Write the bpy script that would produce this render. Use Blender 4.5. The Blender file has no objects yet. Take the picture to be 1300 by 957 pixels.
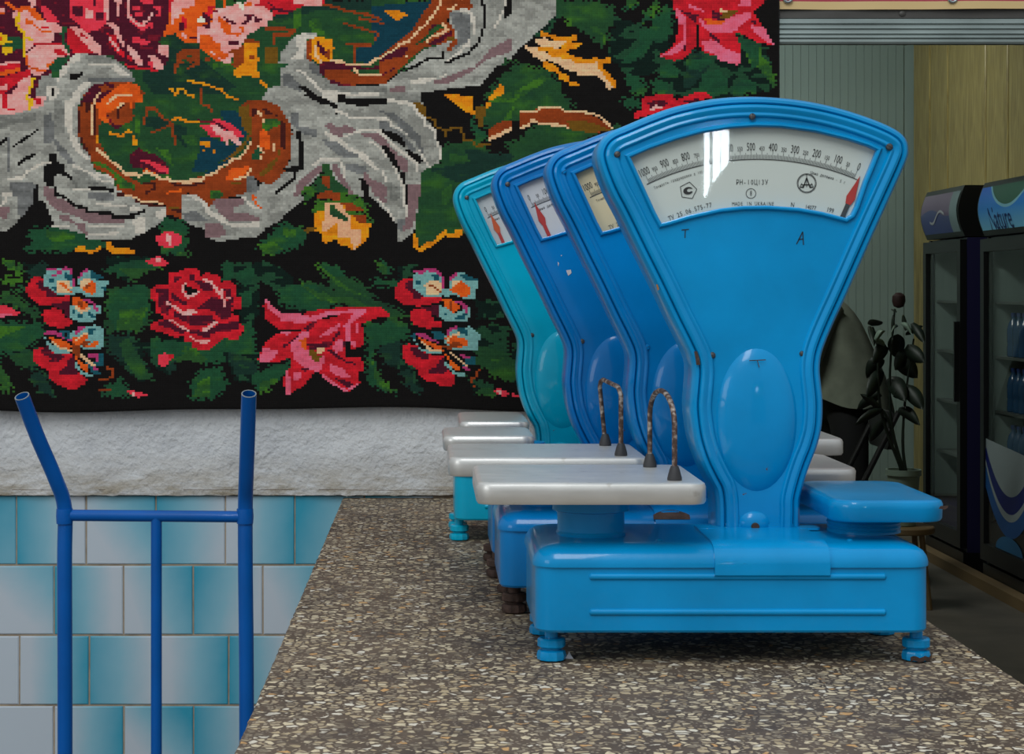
import bpy, bmesh, math, random
import numpy as np
from mathutils import Vector, Matrix, noise
from mathutils.geometry import tessellate_polygon
random.seed(4)
scene = bpy.context.scene
COL = scene.collection
PI = math.pi
F = 2370.0                 # focal length in pixels of the 1300 px wide frame
PX, PY = 547.0, 370.0      # principal point
EYE = 1.40
CT = .955                  # counter top height
WY = 4.03                  # depth of the tiled wall face
def W(px, py, d):          # a place in the room from what the photo shows at depth d
    return ((px-PX)*d/F, d, EYE+(PY-py)*d/F)

# ---------------- camera
cd = bpy.data.cameras.new('camera'); cam = bpy.data.objects.new('camera', cd); COL.objects.link(cam)
cam.location = (0, 0, EYE); cam.rotation_euler = (PI/2, 0, 0)
cd.sensor_width = 36; cd.lens = 36*F/1300
cd.shift_x = (650-PX)/1300; cd.shift_y = -(478.5-PY)/1300
cd.clip_start = .05; cd.clip_end = 100
scene.camera = cam
# ---------------- light of the market hall
wd = bpy.data.worlds.new('hall_daylight'); scene.world = wd; wd.use_nodes = True
wt = wd.node_tree; wt.nodes.clear()
wo = wt.nodes.new('ShaderNodeOutputWorld'); bg = wt.nodes.new('ShaderNodeBackground')
tc = wt.nodes.new('ShaderNodeTexCoord'); sx = wt.nodes.new('ShaderNodeSeparateXYZ')
mr = wt.nodes.new('ShaderNodeMapRange'); mr.inputs[1].default_value = -.35; mr.inputs[2].default_value = .8
cr = wt.nodes.new('ShaderNodeValToRGB')
cr.color_ramp.elements[0].color = (.20, .19, .18, 1); cr.color_ramp.elements[1].color = (.80, .86, .92, 1)
wt.links.new(tc.outputs['Generated'], sx.inputs[0]); wt.links.new(sx.outputs[2], mr.inputs[0])
wt.links.new(mr.outputs[0], cr.inputs[0]); wt.links.new(cr.outputs[0], bg.inputs[0])
bg.inputs[1].default_value = .62; wt.links.new(bg.outputs[0], wo.inputs[0])
def area(name, loc, target, sx_, sy_, power, col):
    l = bpy.data.lights.new(name, 'AREA'); l.shape = 'RECTANGLE'; l.size = sx_; l.size_y = sy_; l.energy = power; l.color = col
    o = bpy.data.objects.new(name, l); COL.objects.link(o); o.location = loc
    o.rotation_euler = (Vector(target)-Vector(loc)).to_track_quat('-Z', 'Y').to_euler()
    return o
area('hall_skylight', (-.25, .2, 4.3), (.2, 3.0, .9), 1.0, 2.6, 64, (.93, .97, 1))
area('entrance_daylight', (-4.5, -1.5, 2.6), (.3, 3.2, 1.0), 2.5, 2.0, 40, (.95, .98, 1))
area('back_room_light', (1.55, 11.1, 3.35), (2.0, 12.6, 1.0), 1.2, .4, 34, (.93, 1, .93))
area('back_room_near_fill', (.5, 7.6, 3.3), (2.8, 9.0, 1.1), 1.2, .4, 30, (.93, 1, .93))  # added fill light without a fixture, brightens the person and fridge interiors
vs = scene.view_settings
vs.view_transform = 'Standard'; vs.look = 'None'; vs.exposure = 0.35; vs.gamma = 1; vs.use_curve_mapping = False

# ---------------- helpers
def lin(c):
    return tuple(((v/255)/12.92 if v/255 <= .04045 else ((v/255+.055)/1.055)**2.4) for v in c)
def mat(name, col=None, rough=.5, metal=0, spec=.5, coat=0, var=0, vscale=8, bump=0, bscale=60, stretch=None, emit=None):
    m = bpy.data.materials.new(name); m.use_nodes = True; t = m.node_tree; b = t.nodes['Principled BSDF']
    c = lin(col) if col else (.5, .5, .5)
    b.inputs['Base Color'].default_value = (*c, 1); b.inputs['Roughness'].default_value = rough
    b.inputs['Metallic'].default_value = metal; b.inputs['Specular IOR Level'].default_value = spec
    b.inputs['Coat Weight'].default_value = coat; b.inputs['Coat Roughness'].default_value = .08
    if emit: b.inputs['Emission Color'].default_value = (*c, 1); b.inputs['Emission Strength'].default_value = emit
    if var or bump:
        tc = t.nodes.new('ShaderNodeTexCoord'); mp = t.nodes.new('ShaderNodeMapping')
        t.links.new(tc.outputs['Object'], mp.inputs[0])
        if stretch: mp.inputs['Scale'].default_value = stretch
    if var:
        n = t.nodes.new('ShaderNodeTexNoise'); n.inputs['Scale'].default_value = vscale; n.inputs['Detail'].default_value = 5
        t.links.new(mp.outputs[0], n.inputs[0])
        r = t.nodes.new('ShaderNodeValToRGB'); r.color_ramp.elements[0].position = .3; r.color_ramp.elements[1].position = .7
        r.color_ramp.elements[0].color = (*[v*(1-var) for v in c], 1); r.color_ramp.elements[1].color = (*[min(1, v*(1+var)) for v in c], 1)
        t.links.new(n.outputs[0], r.inputs[0]); t.links.new(r.outputs[0], b.inputs['Base Color'])
    if bump:
        n = t.nodes.new('ShaderNodeTexNoise'); n.inputs['Scale'].default_value = bscale; n.inputs['Detail'].default_value = 3
        t.links.new(mp.outputs[0], n.inputs[0])
        bp = t.nodes.new('ShaderNodeBump'); bp.inputs['Strength'].default_value = bump; bp.inputs['Distance'].default_value = .002
        t.links.new(n.outputs[0], bp.inputs['Height']); t.links.new(bp.outputs[0], b.inputs['Normal'])
    return m
class N:                    # short-hand for building a node tree
    def __init__(s, name):
        s.m = bpy.data.materials.new(name); s.m.use_nodes = True; s.t = s.m.node_tree; s.b = s.t.nodes['Principled BSDF']
    def n(s, typ, ins=None, **kw):
        o = s.t.nodes.new('ShaderNode'+typ)
        for k, v in kw.items(): setattr(o, k, v)
        for k, v in (ins or {}).items():
            if isinstance(v, bpy.types.NodeSocket): s.t.links.new(v, o.inputs[k])
            else: o.inputs[k].default_value = v
        return o
    def set(s, k, v):
        if isinstance(v, bpy.types.NodeSocket): s.t.links.new(v, s.b.inputs[k])
        else: s.b.inputs[k].default_value = v
    def ramp(s, fac, stops, interp='LINEAR'):
        r = s.n('ValToRGB', {0: fac}); e = r.color_ramp; e.interpolation = interp
        while len(e.elements) < len(stops): e.elements.new(.5)
        for q, (p, c) in zip(e.elements, stops):
            q.position = p; q.color = (*c, 1) if len(c) == 3 else c
        return r.outputs[0]
    def mix(s, fac, a, b, blend='MIX'):
        o = s.n('Mix', data_type='RGBA', blend_type=blend)
        for i, v in ((0, fac), (6, a), (7, b)):
            if isinstance(v, bpy.types.NodeSocket): s.t.links.new(v, o.inputs[i])
            elif i == 0: o.inputs[0].default_value = v
            else: o.inputs[i].default_value = (*v, 1)
        return o.outputs[2]
    def math(s, op, a, b=0., clamp=False):
        o = s.n('Math', operation=op, use_clamp=clamp)
        for i, v in ((0, a), (1, b)):
            if isinstance(v, bpy.types.NodeSocket): s.t.links.new(v, o.inputs[i])
            else: o.inputs[i].default_value = v
        return o.outputs[0]

class MB:
    """collects shapes, then links them as one mesh object"""
    def __init__(s): s.v = []; s.f = []
    def add(s, V_, F_):
        o = len(s.v); s.v += [tuple(v) for v in V_]; s.f += [[i+o for i in f] for f in F_]; return s
    def box(s, a, b):
        (x0, y0, z0), (x1, y1, z1) = a, b
        return s.add([(x0,y0,z0),(x1,y0,z0),(x1,y1,z0),(x0,y1,z0),(x0,y0,z1),(x1,y0,z1),(x1,y1,z1),(x0,y1,z1)],
                     [(0,3,2,1),(4,5,6,7),(0,1,5,4),(1,2,6,5),(2,3,7,6),(3,0,4,7)])
    def loft(s, rings, close=True, cap0=False, cap1=False):
        n = len(rings[0]); V_ = [p for r in rings for p in r]; F_ = []
        for k in range(len(rings)-1):
            for i in range(n if close else n-1):
                j = (i+1) % n; F_.append((k*n+i, k*n+j, (k+1)*n+j, (k+1)*n+i))
        if cap0: F_.append(tuple(reversed(range(n))))
        if cap1: F_.append(tuple((len(rings)-1)*n+i for i in range(n)))
        return s.add(V_, F_)
    def lathe(s, prof, c=(0,0,0), n=24, axis='z', lobes=0, la=0):
        rings = []
        for r, h in prof:
            q = []
            for i in range(n):
                a = 2*PI*i/n; rr = r*(1+la*math.cos(lobes*a)) if lobes else r
                x, y = rr*math.cos(a), rr*math.sin(a)
                q.append((c[0]+x, c[1]+y, c[2]+h) if axis == 'z' else ((c[0]+x, c[1]-h, c[2]+y) if axis == 'y' else (c[0]+h, c[1]+x, c[2]+y)))
            rings.append(q)
        return s.loft(rings, True, True, True)
    def tube(s, pts, r, n=12, caps=True, rads=None):
        pts = [Vector(p) for p in pts]; rings = []; up = None
        for i, p in enumerate(pts):
            d = (pts[min(i+1, len(pts)-1)]-pts[max(i-1, 0)]).normalized()
            if up is None: up = d.orthogonal().normalized()
            up = (up-d*up.dot(d)).normalized(); sd = d.cross(up); rr = rads[i] if rads else r
            rings.append([p+(up*math.cos(2*PI*k/n)+sd*math.sin(2*PI*k/n))*rr for k in range(n)])
        return s.loft(rings, True, caps, caps)
    def build(s, name, m, parent=None, sharp=35, loc=None):
        me = bpy.data.meshes.new(name); me.from_pydata(s.v, [], s.f); me.validate()
        bm = bmesh.new(); bm.from_mesh(me); bmesh.ops.recalc_face_normals(bm, faces=bm.faces); bm.to_mesh(me); bm.free()
        me.polygons.foreach_set('use_smooth', [True]*len(me.polygons))
        me.set_sharp_from_angle(angle=math.radians(sharp))
        if m: me.materials.append(m)
        return link(name, me, parent, loc)
def link(name, me, parent=None, loc=None):
    o = bpy.data.objects.new(name, me); COL.objects.link(o)
    if parent: o.parent = parent
    if loc: o.location = loc
    return o
def tag(o, label, cat, group=None):
    o['label'] = label; o['category'] = cat
    if group: o['group'] = group
    return o
def thing(name, label, cat, loc=(0,0,0), rz=0, group=None):
    o = bpy.data.objects.new(name, None); COL.objects.link(o); o.location = loc; o.rotation_euler = (0, 0, rz)
    o.empty_display_size = .05
    return tag(o, label, cat, group)
def struct(o): o['kind'] = 'structure'; return o
def smooth_pts(P, n=6, closed=False):
    P = [Vector(p) for p in P]; out = []; L = len(P)
    for i in range(L if closed else L-1):
        g = (lambda k: P[k % L]) if closed else (lambda k: P[max(0, min(L-1, k))])
        a, b, c, d = g(i-1), g(i), g(i+1), g(i+2)
        for k in range(n):
            t = k/n
            out.append(.5*((2*b)+(c-a)*t+(2*a-5*b+4*c-d)*t*t+(3*b-a-3*c+d)*t**3))
    if not closed: out.append(P[-1])
    return out
def offset(P, d, closed):
    """move a 2-d line sideways (to its left for d > 0)"""
    P = [Vector(p) for p in P]; L = len(P); out = []
    for i in range(L):
        a = P[(i-1) % L] if closed or i else None; c = P[(i+1) % L] if closed or i < L-1 else None
        d1 = (P[i]-a).normalized() if a is not None else None; d2 = (c-P[i]).normalized() if c is not None else None
        d1 = d1 or d2; d2 = d2 or d1
        t = (d1+d2).normalized(); n = Vector((-t.y, t.x)); k = max(.6, n.dot(Vector((-d1.y, d1.x))))
        out.append(P[i]+n*(d/k))
    return out
def rrect(x0, y0, x1, y1, r, n=6):
    out = []
    for cx, cy, a0 in ((x1-r, y1-r, 0), (x0+r, y1-r, PI/2), (x0+r, y0+r, PI), (x1-r, y0+r, 1.5*PI)):
        for k in range(n+1):
            a = a0+PI/2*k/n; out.append((cx+r*math.cos(a), cy+r*math.sin(a)))
    return out
def text_polys(s, size, sx=1.0, bold=0):
    """flat letters as (verts2d, faces), centred on the origin"""
    c = bpy.data.curves.new('lettering', 'FONT'); c.body = s; c.size = size; c.align_x = 'CENTER'; c.align_y = 'CENTER'
    c.resolution_u = 2; c.offset = bold
    o = bpy.data.objects.new('lettering', c); COL.objects.link(o)
    dg = bpy.context.evaluated_depsgraph_get(); me = bpy.data.meshes.new_from_object(o.evaluated_get(dg))
    V_ = [(v.co.x*sx, v.co.y) for v in me.vertices]; F_ = [tuple(p.vertices) for p in me.polygons]
    bpy.data.objects.remove(o); bpy.data.curves.remove(c); bpy.data.meshes.remove(me)
    return V_, F_
# ---------------- materials
def paint(name, col, wear=.0, rust=(96, 62, 46), rough=.3, dark=.18):
    k = N(name); tcn = k.n('TexCoord').outputs['Object']
    a = k.n('TexNoise', {0: tcn, 'Scale': 7., 'Detail': 4.}).outputs[0]
    c = lin(col)
    base = k.ramp(a, [(.3, tuple(v*(1-dark) for v in c)), (.7, tuple(min(1, v*1.1) for v in c))])
    if wear:
        w = k.n('TexNoise', {0: tcn, 'Scale': 38., 'Detail': 6., 'Roughness': .65}).outputs[0]
        mk = k.ramp(w, [(.5+wear, (0,0,0)), (.515+wear, (1,1,1))])
        base = k.mix(mk, base, lin(rust))
    k.set('Base Color', base); k.set('Roughness', rough); k.set('Coat Weight', .35); k.set('Coat Roughness', .06); k.set('Specular IOR Level', .15)
    bn = k.n('TexNoise', {0: tcn, 'Scale': 140., 'Detail': 2.}).outputs[0]
    k.set('Normal', k.n('Bump', {'Strength': .12, 'Distance': .0012, 'Height': bn}).outputs[0])
    return k.m
M_blue = [paint('blue_enamel', (0, 139, 198), .235), paint('mid_blue_enamel', (0, 122, 190), .225),
          paint('deep_blue_enamel', (0, 116, 186), .24), paint('turquoise_enamel', (0, 166, 198), .24)]
M_truck = paint('trolley_blue_paint', (0, 88, 168), .235, (170, 180, 190), .32)
def alu(name, col=(218, 217, 212), dirt=.5):
    k = N(name); tcn = k.n('TexCoord').outputs['Object']
    mp = k.n('Mapping', {0: tcn, 'Scale': (3., 14., 14.)}).outputs[0]
    a = k.n('TexNoise', {0: mp, 'Scale': 9., 'Detail': 6.}).outputs[0]
    c = lin(col); base = k.ramp(a, [(.3, tuple(v*.93 for v in c)), (.7, c)])
    s = k.n('TexNoise', {0: tcn, 'Scale': 70., 'Detail': 4.}).outputs[0]
    base = k.mix(k.ramp(s, [(.64, (0,0,0)), (.76, (dirt*.6,)*3)]), base, lin((120, 104, 84)))
    k.set('Base Color', base); k.set('Metallic', .62)
    k.set('Roughness', k.ramp(a, [(.3, (.34,)*3), (.7, (.44,)*3)]))
    return k.m
M_alu = alu('worn_aluminium')
M_rust = mat('rusty_iron', (74, 56, 48), .75, .3, var=.5, vscale=60, bump=.6, bscale=200)
M_wire = None
k = N('rusty_wire'); tcn = k.n('TexCoord').outputs['Object']
a = k.n('TexNoise', {0: tcn, 'Scale': 110., 'Detail': 4.}).outputs[0]
k.set('Base Color', k.ramp(a, [(.3, lin((40, 34, 32))), (.5, lin((88, 66, 56))), (.66, lin((168, 158, 148)))]))
k.set('Roughness', .6); k.set('Metallic', .4); M_wire = k.m
M_rubber = mat('black_rubber', (42, 42, 44), .6)
M_steel = mat('dark_screw_steel', (92, 92, 92), .4, .8, var=.4, vscale=300)
M_seam = mat('dark_seam', (18, 34, 48), .7)
M_ink = mat('black_ink', (38, 40, 40), .6)
M_marker = mat('marker_ink', (16, 26, 40), .5)
M_plate = [mat('ivory_dial', (196, 204, 196), .55), mat('yellowed_dial', (204, 190, 152), .55, var=.05, vscale=20),
           mat('white_dial', (196, 198, 200), .55), mat('white_dial_old', (190, 194, 194), .55)]
M_red = mat('red_needle', (176, 52, 44), .45)
M_orange = mat('orange_needle', (196, 84, 36), .45)
M_dark = mat('needle_shaft', (58, 62, 62), .5)
k = N('dial_glass'); t = k.t
tr = k.n('BsdfTransparent'); gl = k.n('BsdfGlossy', {'Roughness': .015}); fr = k.n('Fresnel', {'IOR': 1.5})
mx = k.n('MixShader', {0: fr.outputs[0], 1: tr.outputs[0], 2: gl.outputs[0]})
t.links.new(mx.outputs[0], t.nodes['Material Output'].inputs[0]); M_glass = k.m
k = N('fridge_glass'); t = k.t
mx = k.n('MixShader', {0: k.math('MULTIPLY', k.n('Fresnel', {'IOR': 1.38}).outputs[0], k.math('SUBTRACT', 1., k.n('NewGeometry').outputs['Backfacing'])), 1: k.n('BsdfTransparent').outputs[0], 2: k.n('BsdfGlossy', {'Roughness': .03}).outputs[0]})
t.links.new(mx.outputs[0], t.nodes['Material Output'].inputs[0]); M_fglass = k.m
k = N('terrazzo'); tcn = k.n('TexCoord').outputs['Object']
wob = k.n('TexNoise', {0: tcn, 'Scale': 60., 'Detail': 2.}).outputs['Color']
p = k.mix(.010, tcn, wob, 'ADD')
v = k.n('TexVoronoi', {0: p, 'Scale': 88.}, feature='DISTANCE_TO_EDGE').outputs[0]
vc = k.n('TexVoronoi', {0: p, 'Scale': 88.}).outputs['Color']
sp = k.n('SeparateColor', {0: vc})
big = k.n('TexNoise', {0: tcn, 'Scale': 5.5, 'Detail': 6., 'Roughness': .7}).outputs[0]
chip = k.ramp(sp.outputs[0], [(0, lin((126, 114, 96))), (.25, lin((160, 144, 118))), (.4, lin((204, 189, 158))), (.65, lin((174, 156, 124))), (.86, lin((210, 202, 184))), (.95, lin((192, 150, 98))), (1, lin((120, 116, 112)))], 'CONSTANT')
mtx = k.ramp(big, [(.3, lin((62, 52, 43))), (.7, lin((104, 89, 74)))])
there = k.math('GREATER_THAN', sp.outputs[1], .20)
edge = k.ramp(v, [(.10, (0,0,0)), (.19, (1,1,1))])
fac = k.math('MULTIPLY', edge, there)
col = k.mix(fac, mtx, chip)
v2 = k.n('TexVoronoi', {0: p, 'Scale': 230.}); s2 = k.n('SeparateColor', {0: v2.outputs['Color']})
fine = k.math('MULTIPLY', k.math('GREATER_THAN', s2.outputs[0], .72), k.math('LESS_THAN', v2.outputs['Distance'], .42))
col = k.mix(k.math('MULTIPLY', fine, .7), col, lin((170, 156, 134)))
dirt = k.ramp(k.n('TexNoise', {0: tcn, 'Scale': 9., 'Detail': 7., 'Roughness': .75}).outputs[0], [(.52, (0,0,0)), (.66, (.75,)*3)])
col = k.mix(dirt, col, lin((66, 56, 50)))
k.set('Base Color', col); k.set('Roughness', .62); k.set('Specular IOR Level', .35)
k.set('Normal', k.n('Bump', {'Strength': .3, 'Distance': .0006, 'Height': fac}).outputs[0]); M_terr = k.m
k = N('rough_plaster'); tcn = k.n('TexCoord').outputs['Object']; sep = k.n('SeparateXYZ', {0: tcn})
lo = k.n('MapRange', {0: sep.outputs[2], 1: .955, 2: 1.06}).outputs[0]
a = k.n('TexNoise', {0: tcn, 'Scale': 9., 'Detail': 8., 'Roughness': .7}).outputs[0]
base = k.ramp(a, [(.3, lin((194, 196, 198))), (.7, lin((222, 223, 222)))])
dd = k.math('MULTIPLY', k.math('SUBTRACT', 1., lo), k.ramp(k.n('TexNoise', {0: k.n('Mapping', {0: tcn, 'Scale': (1., 1., 4.)}).outputs[0], 'Scale': 11., 'Detail': 8., 'Roughness': .75}).outputs[0], [(.34, (0,0,0)), (.58, (1,1,1))]))
base = k.mix(dd, base, lin((150, 138, 116)))
cz = k.math('ABSOLUTE', k.math('SUBTRACT', sep.outputs[2], k.math('ADD', .9715, k.math('MULTIPLY', k.n('TexNoise', {0: tcn, 'Scale': 6.}).outputs[0], .004))))
crk = k.math('MULTIPLY', k.math('LESS_THAN', cz, .0007), k.math('GREATER_THAN', k.n('TexNoise', {0: tcn, 'Scale': 14.}).outputs[0], .47))
base = k.mix(k.math('MULTIPLY', crk, .8), base, lin((96, 76, 60)))
k.set('Base Color', base); k.set('Roughness', .9)
bn = k.n('TexNoise', {0: tcn, 'Scale': 85., 'Detail': 7.}).outputs[0]
k.set('Normal', k.n('Bump', {'Strength': 1., 'Distance': .0065, 'Height': bn}).outputs[0]); M_plaster = k.m
k = N('glazed_tile'); oi = k.n('ObjectInfo'); so = k.n('SeparateColor', {0: oi.outputs['Color']}); ge = k.n('SeparateXYZ', {0: k.n('TexCoord').outputs['Object']})
gx = k.math('MULTIPLY', ge.outputs[0], k.math('SUBTRACT', k.math('MULTIPLY', so.outputs[0], 2.), 1.))
gz = k.math('MULTIPLY', ge.outputs[2], k.math('SUBTRACT', k.math('MULTIPLY', so.outputs[1], 2.), 1.))
sm = k.math('ADD', k.math('MULTIPLY', k.math('ADD', gx, gz), 6.5), so.outputs[2])
sm = k.math('ADD', sm, k.math('MULTIPLY', k.math('SUBTRACT', k.n('TexNoise', {0: k.n('TexCoord').outputs['Object'], 'Scale': 25.}).outputs[0], .5), .12))
k.set('Base Color', k.ramp(sm, [(.1, lin((188, 198, 206))), (.5, lin((132, 182, 198))), (.95, lin((52, 152, 178)))]))
k.set('Roughness', .22); k.set('Specular IOR Level', .5)
k.set('Normal', k.n('Bump', {'Strength': .1, 'Distance': .001, 'Height': k.n('TexNoise', {0: k.n('TexCoord').outputs['Object'], 'Scale': 30.}).outputs[0]}).outputs[0]); M_tile = k.m
M_grout = mat('brown_grout', (158, 142, 122), .9, var=.2, vscale=40)
k = N('woven_wool'); at = k.n('Attribute', attribute_name='stitch'); uv = k.n('UVMap').outputs[0]
su = k.n('SeparateXYZ', {0: uv})
wx = k.math('ABSOLUTE', k.math('SINE', k.math('MULTIPLY', su.outputs[0], PI))); wy = k.math('ABSOLUTE', k.math('SINE', k.math('MULTIPLY', su.outputs[1], PI)))
h = k.math('MULTIPLY', wx, k.math('ADD', k.math('MULTIPLY', wy, .6), .4))
fz = k.n('TexNoise', {0: k.n('TexCoord').outputs['Object'], 'Scale': 900., 'Detail': 2.}).outputs[0]
k.set('Base Color', at.outputs['Color']); k.set('Roughness', .95); k.set('Specular IOR Level', .1)
k.set('Sheen Weight', .06); k.set('Sheen Roughness', .5)
k.set('Normal', k.n('Bump', {'Strength': .55, 'Distance': .0012, 'Height': k.math('ADD', h, fz)}).outputs[0]); M_wool = k.m
k = N('grey_ribbed_panel'); M_panel = mat('grey_panel', (122, 140, 136), .55, var=.12, vscale=3, stretch=(1, 1, .3))
k = N('varnished_wood'); mp = k.n('Mapping', {0: k.n('TexCoord').outputs['Object'], 'Scale': (8., 8., .9)}).outputs[0]
a = k.n('TexNoise', {0: mp, 'Scale': 3.5, 'Detail': 8., 'Distortion': 1.2}).outputs[0]
k.set('Base Color', k.ramp(a, [(.28, lin((112, 96, 52))), (.5, lin((146, 130, 76))), (.72, lin((168, 152, 98)))]))
k.set('Roughness', .35); M_wood = k.m
M_floor = mat('worn_concrete_floor', (92, 86, 78), .6, var=.3, vscale=4)
M_ceil = mat('back_room_ceiling', (120, 122, 118), .8)
M_fblack = mat('black_fridge_frame', (20, 21, 22), .35)
M_fgrey = mat('grey_fridge_liner', (120, 138, 132), .5)
M_fpurple = mat('purple_fridge_side', (34, 32, 70), .4)
M_shelf = mat('fridge_shelf_wire', (92, 100, 96), .4, .4)
M_water = mat('blue_water_bottle', (30, 66, 98), .2)
M_cap = mat('blue_bottle_cap', (18, 44, 96), .4)
M_shirt = mat('sage_grey_cloth', (122, 128, 114), .9, var=.15, vscale=14, bump=.5, bscale=25)
M_trouser = mat('black_trouser_cloth', (26, 26, 28), .9)
M_skin = mat('skin', (150, 104, 82), .6); M_hair = mat('dark_hair', (30, 24, 22), .7)
M_leaf = mat('dark_leaf', (18, 32, 22), .55, var=.3, vscale=20); M_leafred = mat('dark_red_bud', (44, 22, 22), .6)
M_leafpale = mat('pale_leaf', (120, 140, 126), .5)
M_pot = mat('pale_green_pot', (128, 146, 132), .5); M_soil = mat('potting_soil', (48, 38, 30), .95)
M_chair = mat('black_chair_plastic', (24, 24, 26), .45)
M_stool = mat('tan_stool_wood', (120, 98, 66), .6)
M_redvinyl = mat('red_vinyl', (166, 58, 76), .35, var=.12, vscale=5); M_yvinyl = mat('yellow_vinyl_hem', (214, 184, 128), .5)
M_angle = mat('dark_steel_angle', (78, 76, 72), .5, .3, var=.2, vscale=6)
M_rail = mat('galvanised_rail', (138, 150, 146), .38, .55, var=.2, vscale=7, stretch=(1, 4, 4))
M_eye = mat('steel_eyelet', (176, 184, 186), .3, .9)
M_paper = mat('white_paper', (214, 218, 226), .8)
M_cream = mat('cream_wall_side', (150, 146, 136), .8)
RUG_COL = dict(K=(18,16,15),F=(34,70,46),G=(36,72,42),g=(62,108,34),D=(26,52,42),E=(32,76,48),T=(18,58,70),R=(178,26,36),r=(208,48,62),M=(68,18,32),P=(230,146,138),p=(218,90,112),O=(208,80,22),o=(214,124,18),Y=(206,158,22),B=(126,52,20),b=(60,24,20),N=(98,68,18),W=(192,183,168),W0=(200,196,172),C=(208,164,122),P1=(206,150,112),S=(146,144,134),s=(122,121,113),d=(104,104,101),V=(120,94,94),A=(118,166,160),t=(26,82,92),m=(158,48,94))
def rug_cells(text, cw=3.3, ch=2.6, X0=-70.0, Y0=-60.0, X1=990.0, Y1=520.0, np=None):
    """rasterise the carpet chart to one colour key per stitch"""
    nx = int(round((X1-X0)/cw)); ny = int(round((Y1-Y0)/ch))
    keys = list(RUG_COL); kid = {k: i for i, k in enumerate(keys)}
    g = np.full((ny, nx), kid['K'], int)
    xs = X0 + (np.arange(nx)+.5)*(X1-X0)/nx; ys = Y0 + (np.arange(ny)+.5)*(Y1-Y0)/ny
    ox, oy, sc = 0., 0., 1.
    for line in text.strip().splitlines():
        t = line.split()
        if not t or t[0] == '#': continue
        if t[0][0] == '@':
            ox, oy, sc = float(t[0][1:]), float(t[1]), float(t[2]); continue
        c, _, w = t[0].partition('*')
        P = np.array([[float(v) for v in q.split(',')] for q in t[1:]])/sc + (ox, oy)
        # what touches the crop's upper edge goes on above it
        if oy == 0 and sc > 1: P[P[:,1] <= .01, 1] = -8 if True else 0
        r = (float(w)/2 if w else 0) + 4
        i0 = np.searchsorted(xs, P[:,0].min()-r); i1 = np.searchsorted(xs, P[:,0].max()+r)
        j0 = np.searchsorted(ys, P[:,1].min()-r); j1 = np.searchsorted(ys, P[:,1].max()+r)
        if i1 <= i0 or j1 <= j0: continue
        GX, GY = np.meshgrid(xs[i0:i1], ys[j0:j1])
        if w:
            hw = float(w)/2; m = np.zeros(GX.shape, bool)
            for a, b in zip(P[:-1], P[1:]):
                d = b-a; L = max(d@d, 1e-9)
                u = np.clip(((GX-a[0])*d[0]+(GY-a[1])*d[1])/L, 0, 1)
                m |= np.hypot(GX-a[0]-u*d[0], GY-a[1]-u*d[1]) <= max(hw, 1.45)
        else:
            m = np.zeros(GX.shape, bool)
            for a, b in zip(P, np.roll(P, -1, 0)):
                if a[1] == b[1]: continue
                cr = ((a[1] > GY) != (b[1] > GY)) & (GX < (b[0]-a[0])*(GY-a[1])/(b[1]-a[1]) + a[0])
                m ^= cr
        g[j0:j1, i0:i1][m] = kid[c]
    return g, keys, xs, ys
def rug_colours(g, keys, np):
    ny, nx = g.shape; rs = np.random.RandomState(7)
    base = np.array([RUG_COL[k] for k in keys], float)/255
    col = base[g]
    def soft(sx, sy, seed):
        r = np.random.RandomState(seed).rand(ny//sy+3, nx//sx+3)
        y = np.arange(ny)/sy; x = np.arange(nx)/sx
        yi = y.astype(int); xi = x.astype(int); fy = (y-yi)[:,None]; fx = (x-xi)[None]
        a = r[yi][:,xi]; b = r[yi][:,xi+1]; c = r[yi+1][:,xi]; d = r[yi+1][:,xi+1]
        return (a*(1-fx)+b*fx)*(1-fy)+(c*(1-fx)+d*fx)*fy
    kid = {k: i for i, k in enumerate(keys)}
    n1, n2, n3 = soft(14, 4, 1), soft(5, 7, 2), soft(3, 2, 3)
    f = (n1*.45+n2*.3+n3*.25)
    is_ = lambda ks: np.isin(g, [kid[k] for k in ks])
    m = is_('GED'); w = np.clip((f-.55)*4, 0, 1)[...,None]; w2 = np.clip((.42-f)*4, 0, 1)[...,None]
    col = np.where(m[...,None], col*(1-w*.6)+np.array(RUG_COL['g'])/255*w*.6, col)
    col = np.where(m[...,None], col*(1-w2*.55)+np.array(RUG_COL['D'])/255*w2*.55, col)
    m = is_('g'); w3 = np.clip((.56-f-.12*(rs.rand(ny, nx)-.5))*8, 0, 1)[...,None]; col = np.where(m[...,None], col*(1-w3*.75)+np.array(RUG_COL['G'])/255*w3*.75, col)
    m = is_('F'); col = np.where(m[...,None] & (soft(3, 2, 9)+.35*n1 > .72)[...,None], col, np.where(m[...,None], np.array(RUG_COL['D'])/255*.62, col))
    dz = f+(rs.rand(ny, nx)-.5)*.10
    m = is_('Ssd'); col = np.where(m[...,None], col*np.where(dz > .60, 1.09, np.where(dz < .41, .89, 1.))[...,None]*(.96+.08*n3[...,None]), col)
    m = is_('PpOo'); col = np.where(m[...,None], col*(.86+.24*n3[...,None]), col)
    m = is_('M'); col = np.where((m & (n3 > .78))[...,None], col*.7+np.array(RUG_COL['R'])/255*.3, col)
    m = is_('B'); col = np.where(m[...,None], col*(.8+.38*f[...,None]), col)
    m = is_('Rr'); col = np.where(m[...,None], col*(.88+.24*n3[...,None]), col)
    col *= (1 + .10*(rs.rand(ny, nx, 1)-.5)) * (1+.06*(rs.rand(ny,1,1)-.5))
    return np.clip(col, 0, 1)
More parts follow.
